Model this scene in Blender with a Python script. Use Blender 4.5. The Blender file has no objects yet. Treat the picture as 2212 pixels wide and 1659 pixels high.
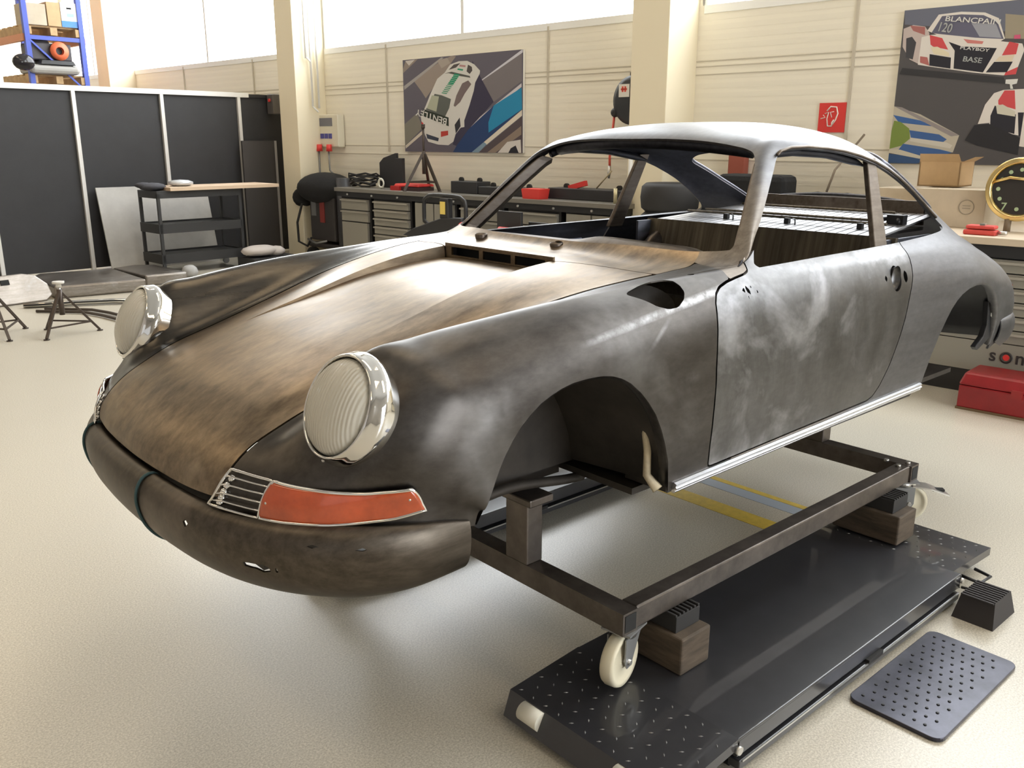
import bpy, bmesh, math, random
import numpy as np
from mathutils import Vector, Matrix, Euler
random.seed(4)
C = bpy.context.scene.collection
sc = bpy.context.scene
PI = math.pi
# ---------------------------------------------------------------- camera, world, light, exposure
Z0 = .345                                             # the body shell stands this much above its road height on the dolly
CAM = (1.54472765, 2.20796774, 1.22344277 + Z0)
YAW, PITCH, ROLL, FPX = 3.98453288, .268598614, .00211099276, 1910.0
_f = Vector((math.cos(PITCH)*math.cos(YAW), math.cos(PITCH)*math.sin(YAW), -math.sin(PITCH)))
_r = _f.cross(Vector((0, 0, 1))).normalized(); _u = _r.cross(_f)
_c, _s = math.cos(ROLL), math.sin(ROLL)
_r, _u = _c*_r + _s*_u, -_s*_r + _c*_u
cd = bpy.data.cameras.new('camera'); cam = bpy.data.objects.new('camera', cd); C.objects.link(cam)
cam.matrix_world = Matrix(((_r.x, _u.x, -_f.x, CAM[0]), (_r.y, _u.y, -_f.y, CAM[1]), (_r.z, _u.z, -_f.z, CAM[2]), (0, 0, 0, 1)))
cd.sensor_fit = 'HORIZONTAL'; cd.sensor_width = 36; cd.lens = 36*FPX/2212; cd.clip_start = .05; cd.clip_end = 200
sc.camera = cam
# the hall is square to its own axes: a = metres away from the camera, b = metres to the left
RTH = math.radians(185.0241); RM = Matrix.Translation((CAM[0], CAM[1], 0)) @ Matrix.Rotation(RTH, 4, 'Z')
w = bpy.data.worlds.new('world'); sc.world = w; w.use_nodes = True
bg = w.node_tree.nodes['Background']; bg.inputs[0].default_value = (.93, .97, 1, 1); bg.inputs[1].default_value = 8.5
def area(name, a, b, z, rot, sx, sy, power, col=(1, 1, 1), portal=False):
    l = bpy.data.lights.new(name, 'AREA'); l.shape = 'RECTANGLE'; l.size = sx; l.size_y = sy; l.energy = power; l.color = col
    o = bpy.data.objects.new(name, l); C.objects.link(o)
    o.matrix_world = RM @ Matrix.Translation((a, b, z)) @ Euler(rot).to_matrix().to_4x4()
    if portal: l.cycles.is_portal = True
    return o
# window bays: portals lead the sky light in (light shines along local -Z)
WZ0, WZ1 = 2.71, 5.9
BAYS = [(-5.6, -1.4), (-.9, 4.6), (5.1, 10.4), (10.9, 16.1), (16.6, 18.9)]
for i, (b0, b1) in enumerate(BAYS):
    area('window_portal', 7.62, (b0+b1)/2, (WZ0+WZ1)/2, (0, PI/2, 0), WZ1-WZ0, b1-b0, 1, portal=True)
# fluorescent ceiling lamps over the bays, and unseen cool fill lights added behind and right of the camera
for a in (-2.0, 3.2):
    for b in (-2.5, 3.0, 8.5, 14.0):
        area('ceiling_lamp_light', a, b, 6.33, (0, 0, 0), .8, 3.0, 34, (1, .78, .50))
area('camera_fill_light', -4.9, -3.0, 1.9, (0, -PI/2, 0), 3.6, 4.0, 14, (.80, .89, 1))
area('right_fill_light', 2.4, -6.3, 1.8, (-PI/2, 0, 0), 4.0, 3.2, 38, (.80, .89, 1))
sc.view_settings.view_transform = 'Standard'; sc.view_settings.look = 'None'; sc.view_settings.gamma = 1
sc.view_settings.use_curve_mapping = False; sc.view_settings.exposure = 0.40
sc.cycles.use_denoising = True; sc.cycles.max_bounces = 10; sc.cycles.diffuse_bounces = 5; sc.cycles.glossy_bounces = 5
sc.cycles.transmission_bounces = 8; sc.cycles.transparent_max_bounces = 10; sc.cycles.caustics_reflective = False; sc.cycles.caustics_refractive = False
sc.cycles.sample_clamp_indirect = 8

# ---------------------------------------------------------------- materials
MATS = {}
def mat(name, col, rough=.5, metal=0.0, spec=.5, emit=None, estr=1.0, coat=0.0, var=0.0, vscale=6.0, bump=0.0, bscale=60.0, trans=0.0, stretch=(1, 1, 1)):
    if name in MATS: return MATS[name]
    m = bpy.data.materials.new(name); m.use_nodes = True; nt = m.node_tree; b = nt.nodes['Principled BSDF']; L = nt.links.new
    b.inputs['Base Color'].default_value = (*col, 1); b.inputs['Roughness'].default_value = rough
    b.inputs['Metallic'].default_value = metal; b.inputs['Specular IOR Level'].default_value = spec
    b.inputs['Coat Weight'].default_value = coat; b.inputs['Transmission Weight'].default_value = trans
    if emit: b.inputs['Emission Color'].default_value = (*emit, 1); b.inputs['Emission Strength'].default_value = estr
    if var or bump:
        tc = nt.nodes.new('ShaderNodeTexCoord'); mp = nt.nodes.new('ShaderNodeMapping'); mp.inputs['Scale'].default_value = stretch
        L(tc.outputs['Object'], mp.inputs['Vector'])
    if var:
        n = nt.nodes.new('ShaderNodeTexNoise'); n.inputs['Scale'].default_value = vscale; n.inputs['Detail'].default_value = 6
        n.inputs['Roughness'].default_value = .65
        L(mp.outputs[0], n.inputs['Vector'])
        mx = nt.nodes.new('ShaderNodeMix'); mx.data_type = 'RGBA'
        mx.inputs['A'].default_value = (*[c*(1-var) for c in col], 1); mx.inputs['B'].default_value = (*[min(1, c*(1+var)) for c in col], 1)
        mr = nt.nodes.new('ShaderNodeMapRange'); mr.inputs['From Min'].default_value = .3; mr.inputs['From Max'].default_value = .7
        L(n.outputs['Fac'], mr.inputs['Value']); L(mr.outputs[0], mx.inputs['Factor']); L(mx.outputs['Result'], b.inputs['Base Color'])
    if bump:
        n2 = nt.nodes.new('ShaderNodeTexNoise'); n2.inputs['Scale'].default_value = bscale; n2.inputs['Detail'].default_value = 4
        L(mp.outputs[0], n2.inputs['Vector'])
        bp = nt.nodes.new('ShaderNodeBump'); bp.inputs['Strength'].default_value = bump; bp.inputs['Distance'].default_value = .01
        L(n2.outputs['Fac'], bp.inputs['Height']); L(bp.outputs[0], b.inputs['Normal'])
    MATS[name] = m; return m
def steel(name, dark, mid, light, rlo=.26, rhi=.5, streak=(1.2, 14, 14), patch=2.2, metal=1.0, thr=.56, wob=.35, brown=None, scars=()):
    """bare sanded sheet steel: grinding streaks along the car, tarnish clouds and paler ground patches"""
    m = bpy.data.materials.new(name); m.use_nodes = True; nt = m.node_tree; b = nt.nodes['Principled BSDF']; L = nt.links.new
    b.inputs['Metallic'].default_value = metal
    tc = nt.nodes.new('ShaderNodeTexCoord')
    def noise(scale, sc_, detail=7, rough=.6, dist=0):
        mp = nt.nodes.new('ShaderNodeMapping'); mp.inputs['Scale'].default_value = sc_; L(tc.outputs['Object'], mp.inputs['Vector'])
        n = nt.nodes.new('ShaderNodeTexNoise'); n.inputs['Scale'].default_value = scale; n.inputs['Detail'].default_value = detail
        n.inputs['Roughness'].default_value = rough; n.inputs['Distortion'].default_value = dist; L(mp.outputs[0], n.inputs['Vector']); return n
    def rng(src, a, b_, c=0, d=1):
        r = nt.nodes.new('ShaderNodeMapRange'); r.inputs['From Min'].default_value = a; r.inputs['From Max'].default_value = b_
        r.inputs['To Min'].default_value = c; r.inputs['To Max'].default_value = d; L(src, r.inputs['Value']); return r.outputs[0]
    def mix(f, A, B):
        x = nt.nodes.new('ShaderNodeMix'); x.data_type = 'RGBA'; L(f, x.inputs['Factor'])
        for s, v in (('A', A), ('B', B)):
            if isinstance(v, tuple): x.inputs[s].default_value = (*v, 1)
            else: L(v, x.inputs[s])
        return x.outputs['Result']
    st = noise(3.0, streak, 8, .7); cl = noise(patch, (1, 1, 1), 5, .6, wob); fine = noise(55, (.5, 1, 1), 3)
    c = mix(rng(st.outputs['Fac'], .32, .68), dark, mid)
    c = mix(rng(cl.outputs['Fac'], thr, thr+.16), c, light)
    if brown:            # heat-browned, unsanded metal round the screen pillars and scuttle
        sp = nt.nodes.new('ShaderNodeSeparateXYZ'); L(tc.outputs['Object'], sp.inputs[0])
        big = noise(3.5, (1, 1, 1), 4)
        a1 = nt.nodes.new('ShaderNodeMath'); a1.operation = 'MULTIPLY_ADD'; L(big.outputs['Fac'], a1.inputs[0]); a1.inputs[1].default_value = .35; L(sp.outputs['X'], a1.inputs[2])
        a2 = nt.nodes.new('ShaderNodeMath'); a2.operation = 'MULTIPLY_ADD'; L(sp.outputs['Z'], a2.inputs[0]); a2.inputs[1].default_value = -.55; L(a1.outputs[0], a2.inputs[2])
        c = mix(rng(a2.outputs[0], -1.50, -1.22), c, mix(rng(st.outputs['Fac'], .3, .7), *brown))
    for (x0, y0, z0, x1, y1, z1, wd, amt) in scars:      # bright ground-back weld lines
        a, b2 = Vector((x0, y0, z0)), Vector((x1, y1, z1)); d = (b2-a); ln = d.length; d /= ln
        def vm(op, i0, v1):
            n_ = nt.nodes.new('ShaderNodeVectorMath'); n_.operation = op; L(i0, n_.inputs[0]); n_.inputs[1].default_value = v1; return n_
        rel = vm('SUBTRACT', tc.outputs['Object'], a); s_ = vm('DOT_PRODUCT', rel.outputs[0], d)
        sc2 = nt.nodes.new('ShaderNodeVectorMath'); sc2.operation = 'SCALE'; sc2.inputs[0].default_value = d; L(s_.outputs['Value'], sc2.inputs['Scale'])
        sb = nt.nodes.new('ShaderNodeVectorMath'); sb.operation = 'SUBTRACT'; L(rel.outputs[0], sb.inputs[0]); L(sc2.outputs[0], sb.inputs[1])
        le = nt.nodes.new('ShaderNodeVectorMath'); le.operation = 'LENGTH'; L(sb.outputs[0], le.inputs[0])
        def mul(p_, q_):
            m_ = nt.nodes.new('ShaderNodeMath'); m_.operation = 'MULTIPLY'; L(p_, m_.inputs[0]); L(q_, m_.inputs[1]); return m_.outputs[0]
        f_ = mul(rng(le.outputs['Value'], 0, wd, 1, 0), mul(rng(s_.outputs['Value'], -.02, .06), rng(s_.outputs['Value'], ln-.06, ln+.02, 1, 0)))
        f_ = mul(f_, rng(noise(16, (1, 1, 1), 5, .7).outputs['Fac'], .38, .62, .1, amt))
        c = mix(f_, c, (.72, .72, .74))
    f2 = rng(fine.outputs['Fac'], .35, .75, .88, 1.06)
    mul = nt.nodes.new('ShaderNodeVectorMath'); mul.operation = 'SCALE'; L(c, mul.inputs[0]); L(f2, mul.inputs['Scale'])
    L(mul.outputs[0], b.inputs['Base Color'])
    ad = nt.nodes.new('ShaderNodeMath'); ad.operation = 'ADD'
    L(rng(st.outputs['Fac'], .3, .7, rlo, (rlo+rhi)/2), ad.inputs[0]); L(rng(cl.outputs['Fac'], .35, .65, 0, (rhi-rlo)/2), ad.inputs[1])
    L(ad.outputs[0], b.inputs['Roughness'])
    bp = nt.nodes.new('ShaderNodeBump'); bp.inputs['Strength'].default_value = .05; bp.inputs['Distance'].default_value = .004
    L(cl.outputs['Fac'], bp.inputs['Height']); L(bp.outputs[0], b.inputs['Normal'])
    MATS[name] = m; return m
SCARS = ((.03, .775, .752, -.62, .735, .825, .015, .55), (-.30, .765, .765, -.20, .79, .70, .009, .25), (-.365, .79, .60, -.40, .79, .60, .018, .5))
STEEL_HOOD = steel('bare_steel_hood', (.135, .100, .070), (.30, .232, .160), (.41, .335, .25), .27, .48, streak=(1.6, 9, 9))
STEEL_FENDER = steel('bare_steel_fender', (.062, .056, .052), (.098, .090, .083), (.145, .138, .134), .30, .46, streak=(2.2, 5, 5), patch=2.0, scars=SCARS)
STEEL_FAR = steel('dark_far_fender', (.055, .05, .045), (.075, .068, .06), (.09, .08, .07), .24, .34, patch=1.0)  # darker, smoother steel on the far fender
STEEL_DOOR = steel('bare_steel_door', (.10, .099, .10), (.175, .173, .175), (.33, .33, .345), .30, .50, streak=(2.6, 2.6, 1.0), patch=3.4, thr=.50)
STEEL_SHELL = steel('bare_steel_shell', (.135, .135, .142), (.185, .184, .192), (.25, .25, .262), .40, .54, patch=1.2, brown=((.13, .11, .09), (.24, .21, .18)))
STEEL_IN = steel('bare_steel_inside', (.16, .17, .21), (.24, .25, .30), (.30, .31, .36), .35, .55, patch=2.5)
STEEL_ROOF = steel('roof_inside_shaded', (.05, .052, .065), (.08, .083, .10), (.10, .10, .12), .45, .6, patch=2.0)  # darker copy of the inside steel, shade under the roof in its colour
STEEL_PIL = steel('bare_steel_pillar', (.12, .098, .08), (.20, .17, .145), (.28, .25, .225), .35, .55)
BUMP = steel('bare_steel_bumper', (.075, .063, .052), (.14, .12, .098), (.20, .17, .145), .36, .55)
BRN = mat('brown_bulkhead_steel', (.15, .125, .09), .55, .6, var=.5, vscale=5, stretch=(1, 9, .4))
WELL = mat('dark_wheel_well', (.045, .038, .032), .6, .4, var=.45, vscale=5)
SEAL = mat('seam_sealer', (.55, .47, .33), .7, var=.2, vscale=30)
CHROME = mat('chrome', (.74, .73, .71), .06, 1.0)
ALU = mat('aluminium', (.62, .62, .64), .28, 1.0)
BLACKGAP = mat('gap_dark', (.012, .012, .012), .8)
FRAME = mat('raw_steel_frame', (.14, .12, .105), .42, .85, var=.35, vscale=9)
DECK = mat('black_lift_paint', (.026, .026, .030), .36, .0, coat=.5, var=.15, vscale=12)
RUB = mat('black_rubber', (.022, .021, .021), .75)
OLDW = mat('old_timber', (.085, .062, .042), .75, var=.45, vscale=8, stretch=(1, 1, 6))
NYLON = mat('cream_nylon', (.72, .66, .50), .45)
ZINC = mat('zinc_plate', (.62, .61, .58), .3, .9)
CREAM = mat('cream_wall_paint', (.87, .825, .71), .55)
CREAMC = mat('cream_column_paint', (.82, .74, .56), .6)
WHITE = mat('white_paint', (.86, .86, .84), .5)
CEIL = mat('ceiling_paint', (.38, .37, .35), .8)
BLKP = mat('black_panel', (.028, .028, .031), .55, var=.12, vscale=3)
GREYD = mat('drawer_grey', (.27, .255, .22), .5)
BLKF = mat('black_powder_coat', (.02, .02, .022), .45)
RED = mat('red_paint', (.50, .03, .03), .4)
REDP = mat('red_plastic', (.72, .05, .045), .4)
BLUE = mat('rack_blue', (.07, .11, .50), .5)
CARD = mat('cardboard', (.52, .36, .20), .85, var=.08)
CARDL = mat('pale_cardboard', (.50, .43, .33), .85, var=.08)
PINE = mat('pallet_pine', (.50, .34, .18), .8, var=.2, vscale=9)
BEECH = mat('beech_edge', (.66, .50, .36), .55)
WORK = mat('steel_worktop', (.24, .225, .20), .38, .35)
WORKB = mat('pale_worktop', (.60, .50, .38), .5)
YEL = mat('yellow_floor_paint', (.78, .56, .08), .4, var=.12, vscale=30)
STRIP = mat('blue_grey_reflection', (.42, .48, .56), .35)  # colour of a floor reflection, laid on as a strip
GREYM = mat('grey_metal', (.26, .26, .26), .45, .6)
DKCLOTH = mat('black_cloth', (.012, .012, .013), .95, bump=.4, bscale=25)
BLUEG = mat('blue_green_cord', (.04, .085, .095), .8)
# ---------------------------------------------------------------- mesh helpers
class MB:
    """collects shapes; build() links them as ONE mesh object"""
    def __init__(s): s.v = []; s.f = []; s.m = []; s.mats = []; s.cur = 0; s.sm = []
    def use(s, m):
        if m not in s.mats: s.mats.append(m)
        s.cur = s.mats.index(m); return s
    def raw(s, vs, fs, smooth=False):
        o = len(s.v); s.v += [tuple(v) for v in vs]
        for f in fs: s.f.append(tuple(i+o for i in f)); s.m.append(s.cur); s.sm.append(smooth)
        return s
    def box(s, x0, x1, y0, y1, z0, z1, M=None, taper=None):
        vs = [Vector((x, y, z)) for z in (z0, z1) for y in (y0, y1) for x in (x0, x1)]
        if taper:
            cx, cy = (x0+x1)/2, (y0+y1)/2
            for v in vs[4:]: v.x = cx+(v.x-cx)*taper[0]; v.y = cy+(v.y-cy)*taper[1]
        if M: vs = [M @ v for v in vs]
        return s.raw(vs, [(0, 2, 3, 1), (4, 5, 7, 6), (0, 1, 5, 4), (2, 6, 7, 3), (0, 4, 6, 2), (1, 3, 7, 5)])
    def tube(s, pts, r, n=8, closed=False, cap=True, sq=False):
        pts = [Vector(p) for p in pts]; k = len(pts); rs = r if isinstance(r, (list, tuple)) else [r]*k
        rings = []; prev = None
        for i, p in enumerate(pts):
            a = pts[i-1] if (i > 0 or closed) else p; b = pts[(i+1) % k] if (i < k-1 or closed) else p
            t = (b-a).normalized() if (b-a).length > 1e-9 else Vector((0, 0, 1))
            if prev is None:
                ref = Vector((0, 0, 1)) if abs(t.z) < .9 else Vector((1, 0, 0)); u = t.cross(ref).normalized()
            else:
                u = prev - t*prev.dot(t); u = u.normalized() if u.length > 1e-6 else t.orthogonal().normalized()
            prev = u; w_ = t.cross(u); off = PI/4 if sq else 0
            rings.append([p + (u*math.cos(2*PI*j/n+off) + w_*math.sin(2*PI*j/n+off))*rs[i] for j in range(n)])
        vs = [v for rg in rings for v in rg]; fs = []
        for i in range(k if closed else k-1):
            i2 = (i+1) % k
            for j in range(n): fs.append((i*n+j, i*n+(j+1) % n, i2*n+(j+1) % n, i2*n+j))
        if cap and not closed: fs += [tuple(range(n))[::-1], tuple((k-1)*n+j for j in range(n))]
        return s.raw(vs, fs, smooth=not sq)
    def cyl(s, c, r, h, axis='z', n=24, r2=None, M=None):
        r2 = r if r2 is None else r2; vs = []
        for q, rr in ((-h/2, r), (h/2, r2)):
            for j in range(n):
                t = 2*PI*j/n; a, b = rr*math.cos(t), rr*math.sin(t)
                v = {'z': (a, b, q), 'x': (q, a, b), 'y': (b, q, a)}[axis]; v = Vector(v)+Vector(c)
                vs.append(M @ v if M else v)
        fs = [(j, (j+1) % n, n+(j+1) % n, n+j) for j in range(n)]
        s.raw(vs, fs, smooth=True); o = len(s.v)-2*n
        s.f += [tuple(o+j for j in range(n))[::-1], tuple(o+n+j for j in range(n))]; s.m += [s.cur]*2; s.sm += [False]*2
        return s
    def lathe(s, prof, n=40, M=None, closed=False):
        vs = []; k = len(prof)
        for r, h in prof:
            for j in range(n):
                t = 2*PI*j/n; v = Vector((r*math.cos(t), r*math.sin(t), h)); vs.append(M @ v if M else v)
        fs = [(i*n+j, i*n+(j+1) % n, ((i+1) % k)*n+(j+1) % n, ((i+1) % k)*n+j) for i in range(k if closed else k-1) for j in range(n)]
        return s.raw(vs, fs, smooth=True)
    def prism(s, poly, d0, d1, plane='xz', M=None):
        """polygon (2D) extruded along the third axis from d0 to d1"""
        n = len(poly)
        def P(a, b, d): return {'xz': (a, d, b), 'xy': (a, b, d), 'yz': (d, a, b)}[plane]
        vs = [Vector(P(a, b, d)) for d in (d0, d1) for a, b in poly]
        if M: vs = [M @ v for v in vs]
        fs = [tuple(range(n)), tuple(range(2*n-1, n-1, -1))] + [(i, n+i, n+(i+1) % n, (i+1) % n) for i in range(n)]
        return s.raw(vs, fs)
    def sphere(s, c, r, nu=20, nv=12, sc_=(1, 1, 1), M=None):
        vs = []
        for i in range(nv+1):
            ph = PI*i/nv
            for j in range(nu):
                t = 2*PI*j/nu; v = Vector((r*sc_[0]*math.sin(ph)*math.cos(t)+c[0], r*sc_[1]*math.sin(ph)*math.sin(t)+c[1], r*sc_[2]*math.cos(ph)+c[2]))
                vs.append(M @ v if M else v)
        return s.raw(vs, [(i*nu+j, (i+1)*nu+j, (i+1)*nu+(j+1) % nu, i*nu+(j+1) % nu) for i in range(nv) for j in range(nu)], smooth=True)
    def build(s, name, m=None, parent=None, bevel=0, recalc=True):
        me = bpy.data.meshes.new(name); me.from_pydata(s.v, [], s.f)
        ms = s.mats or [m]
        for q in ms: me.materials.append(q)
        if s.mats: me.polygons.foreach_set('material_index', s.m)
        me.polygons.foreach_set('use_smooth', s.sm)
        if recalc:
            bm = bmesh.new(); bm.from_mesh(me); bmesh.ops.remove_doubles(bm, verts=bm.verts, dist=1e-6)
            bmesh.ops.recalc_face_normals(bm, faces=bm.faces); bm.to_mesh(me); bm.free()
        o = bpy.data.objects.new(name, me); C.objects.link(o)
        if parent: o.parent = parent
        if bevel:
            md = o.modifiers.new('bevel', 'BEVEL'); md.width = bevel; md.segments = 2; md.limit_method = 'ANGLE'; md.angle_limit = math.radians(50)
        return o
def tag(o, label=None, cat=None, group=None, kind=None):
    if label: o['label'] = label
    if cat: o['category'] = cat
    if group: o['group'] = group
    if kind: o['kind'] = kind
    return o
def thing(name, label, cat, M=None, group=None):
    o = bpy.data.objects.new(name, None); C.objects.link(o); o.empty_display_size = .1
    if M is not None: o.matrix_world = M
    return tag(o, label, cat, group)
def T(x, y, z=0, rz=0): return Matrix.Translation((x, y, z)) @ Matrix.Rotation(rz, 4, 'Z')
def RT(a, b, z=0, rz=0): return RM @ T(a, b, z, rz)
def copy_tree(o, parent=None):
    c = o.copy(); C.objects.link(c)
    if parent: c.parent = parent
    for ch in list(o.children): copy_tree(ch, c)
    return c
def text_shape(txt, size, M, mb, extrude=.001, align='LEFT', spacing=1.0):
    """flat lettering as mesh faces laid into mb with transform M (text lies in local XY)"""
    cu = bpy.data.curves.new('t', 'FONT'); cu.body = txt; cu.size = size; cu.extrude = extrude; cu.align_x = align; cu.resolution_u = 3; cu.offset = size*.012
    cu.space_character = spacing
    o = bpy.data.objects.new('t', cu); C.objects.link(o); dg = bpy.context.evaluated_depsgraph_get()
    me = o.evaluated_get(dg).to_mesh()
    mb.raw([M @ v.co for v in me.vertices], [tuple(p.vertices) for p in me.polygons])
    o.evaluated_get(dg).to_mesh_clear(); bpy.data.objects.remove(o); bpy.data.curves.remove(cu)
# ---------------------------------------------------------------- car body surface (numpy)
def _sp1(t, Y, T):
    """cubic hermite through (t_i, Y_i) with non-uniform finite-difference tangents, sampled at T"""
    t = np.asarray(t, float); Y = np.asarray(Y, float); n = len(t)
    m = np.zeros_like(Y); h = np.diff(t); d = (Y[1:] - Y[:-1]) / h.reshape((-1,) + (1,) * (Y.ndim - 1))
    for i in range(1, n - 1):
        m[i] = (d[i-1] * h[i] + d[i] * h[i-1]) / (h[i] + h[i-1])
    m[0] = 1.5 * d[0] - .5 * m[1] if n > 2 else d[0]; m[-1] = 1.5 * d[-1] - .5 * m[-2] if n > 2 else d[-1]
    k = np.clip(np.searchsorted(t, T, side='right') - 1, 0, n - 2)
    hh = h[k]; s = (T - t[k]) / hh
    sh = (-1,) + (1,) * (Y.ndim - 1)
    s = s.reshape(sh); hh = hh.reshape(sh)
    return ((2*s**3 - 3*s**2 + 1) * Y[k] + (s**3 - 2*s**2 + s) * hh * m[k]
            + (-2*s**3 + 3*s**2) * Y[k+1] + (s**3 - s**2) * hh * m[k+1])

# half sections, centre (0) to sill (11): 3 = hood gap / roof shoulder, 4 = pillar + rail corner, 6 = fender crest / belt, 9 = widest
# a row is (x or list of x, [(y, z) * 12])
ROWS = [
 ([.845,.838,.828,.812,.795,.77,.735,.68,.605,.52,.44,.365],
  [(0,.425),(.2,.425),(.32,.428),(.415,.43),(.46,.43),(.515,.43),(.58,.428),(.645,.422),(.70,.412),(.737,.398),(.75,.385),(.757,.372)]),
 ([.838,.83,.82,.802,.782,.757,.718,.662,.588,.505,.43,.36],
  [(0,.472),(.2,.473),(.32,.48),(.408,.49),(.455,.497),(.51,.505),(.585,.508),(.652,.50),(.708,.488),(.745,.468),(.76,.44),(.766,.41)]),
 ([.795,.786,.77,.745,.722,.692,.662,.628,.562,.465,.40,.35],
  [(0,.522),(.2,.526),(.32,.536),(.41,.548),(.455,.555),(.515,.565),(.60,.568),(.678,.556),(.735,.535),(.765,.505),(.776,.46),(.778,.41)]),
 ([.715,.705,.688,.655,.634,.616,.605,.582,.520,.42,.365,.335],
  [(0,.582),(.2,.585),(.32,.59),(.42,.595),(.462,.602),(.525,.645),(.61,.678),(.70,.655),(.755,.61),(.782,.565),(.788,.49),(.786,.40)]),
 ([.62,.612,.60,.575,.567,.560,.54,.51,.455,.375,.325,.30],
  [(0,.632),(.2,.634),(.33,.634),(.43,.628),(.472,.64),(.53,.715),(.605,.772),(.692,.748),(.755,.69),(.786,.61),(.79,.48),(.785,.34)]),
 ([.42,.42,.42,.42,.42,.42,.415,.395,.37,.335,.30,.28],
  [(0,.700),(.2,.699),(.34,.690),(.455,.667),(.495,.678),(.545,.745),(.607,.795),(.69,.775),(.752,.72),(.788,.64),(.79,.50),(.78,.30)]),
 (.20, [(0,.765),(.2,.762),(.36,.750),(.485,.727),(.525,.738),(.575,.787),(.635,.820),(.702,.795),(.76,.735),(.793,.645),(.79,.49),(.777,.28)]),
 (.0,  [(0,.822),(.2,.819),(.37,.806),(.508,.784),(.55,.793),(.60,.820),(.655,.835),(.715,.808),(.765,.75),(.795,.658),(.79,.49),(.775,.275)]),
 (-.2, [(0,.861),(.2,.858),(.38,.845),(.54,.823),(.58,.828),(.625,.838),(.673,.843),(.728,.812),(.77,.745),(.793,.64),(.787,.48),(.770,.272)]),
 (-.38,[(0,.879),(.2,.876),(.39,.864),(.575,.846),(.612,.848),(.648,.852),(.690,.849),(.737,.812),(.773,.74),(.790,.62),(.785,.46),(.767,.272)]),
 (-.52,[(0,.890),(.2,.887),(.39,.877),(.59,.857),(.63,.857),(.662,.858),(.698,.852),(.742,.813),(.774,.74),(.789,.60),(.784,.44),(.766,.273)]),
 (-.62,[(0,.965),(.2,.957),(.39,.928),(.60,.872),(.645,.868),(.675,.864),(.706,.854),(.744,.815),(.774,.74),(.789,.60),(.784,.44),(.766,.274)]),
 (-.73,[(0,1.052),(.2,1.043),(.38,1.018),(.56,.952),(.680,.886),(.697,.874),(.713,.856),(.746,.815),(.775,.74),(.790,.60),(.785,.44),(.766,.275)]),
 (-.84,[(0,1.132),(.2,1.125),(.37,1.100),(.54,1.040),(.632,.990),(.668,.925),(.713,.858),(.747,.815),(.776,.74),(.791,.60),(.786,.44),(.766,.277)]),
 (-.94,[(0,1.202),(.2,1.195),(.36,1.170),(.50,1.125),(.585,1.088),(.645,.975),(.712,.860),(.747,.815),(.776,.74),(.791,.60),(.786,.44),(.766,.279)]),
 (-1.02,[(0,1.249),(.2,1.243),(.355,1.222),(.475,1.188),(.548,1.160),(.630,1.01),(.711,.861),(.747,.815),(.776,.74),(.791,.60),(.786,.44),(.766,.280)]),
 (-1.10,[(0,1.270),(.2,1.264),(.355,1.246),(.463,1.225),(.528,1.204),(.62,1.03),(.710,.862),(.747,.815),(.776,.74),(.791,.60),(.786,.44),(.766,.281)]),
 (-1.25,[(0,1.288),(.2,1.282),(.355,1.264),(.468,1.240),(.545,1.212),(.625,1.03),(.709,.864),(.747,.815),(.776,.74),(.791,.60),(.786,.44),(.766,.283)]),
 (-1.45,[(0,1.296),(.2,1.290),(.36,1.271),(.472,1.242),(.556,1.203),(.63,1.03),(.707,.865),(.746,.815),(.776,.74),(.791,.60),(.786,.44),(.766,.286)]),
 (-1.65,[(0,1.293),(.2,1.286),(.36,1.262),(.474,1.225),(.560,1.175),(.628,1.01),(.702,.867),(.744,.818),(.776,.745),(.792,.61),(.787,.44),(.766,.289)]),
 (-1.85,[(0,1.264),(.2,1.256),(.36,1.230),(.470,1.185),(.558,1.127),(.622,.985),(.692,.871),(.742,.820),(.778,.748),(.795,.62),(.790,.45),(.768,.292)]),
 (-2.05,[(0,1.196),(.2,1.188),(.355,1.165),(.466,1.123),(.554,1.058),(.612,.955),(.678,.873),(.738,.818),(.782,.748),(.80,.64),(.796,.46),(.77,.296)]),
 (-2.25,[(0,1.112),(.2,1.105),(.35,1.084),(.458,1.048),(.548,.972),(.602,.905),(.662,.855),(.732,.800),(.784,.735),(.806,.655),(.80,.47),(.77,.30)]),
 (-2.45,[(0,1.014),(.2,1.008),(.345,.992),(.448,.965),(.538,.895),(.592,.845),(.650,.805),(.718,.760),(.772,.70),(.798,.62),(.795,.47),(.765,.32)]),
 (-2.65,[(0,.925),(.2,.918),(.34,.900),(.435,.872),(.52,.825),(.575,.785),(.632,.75),(.695,.71),(.742,.655),(.768,.58),(.77,.46),(.745,.34)]),
 (-2.85,[(0,.845),(.2,.838),(.33,.820),(.42,.788),(.50,.765),(.555,.735),(.608,.705),(.665,.665),(.712,.612),(.738,.54),(.74,.45),(.72,.36)]),
 (-3.0, [(0,.765),(.2,.758),(.32,.742),(.41,.715),(.48,.692),(.53,.665),(.578,.636),(.625,.602),(.66,.557),(.678,.50),(.678,.43),(.66,.38)]),
 (-3.1, [(0,.66),(.2,.655),(.30,.64),(.38,.615),(.44,.59),(.48,.57),(.52,.55),(.555,.525),(.578,.495),(.585,.46),(.583,.42),(.57,.38)]),
]
NC = 12
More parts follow.
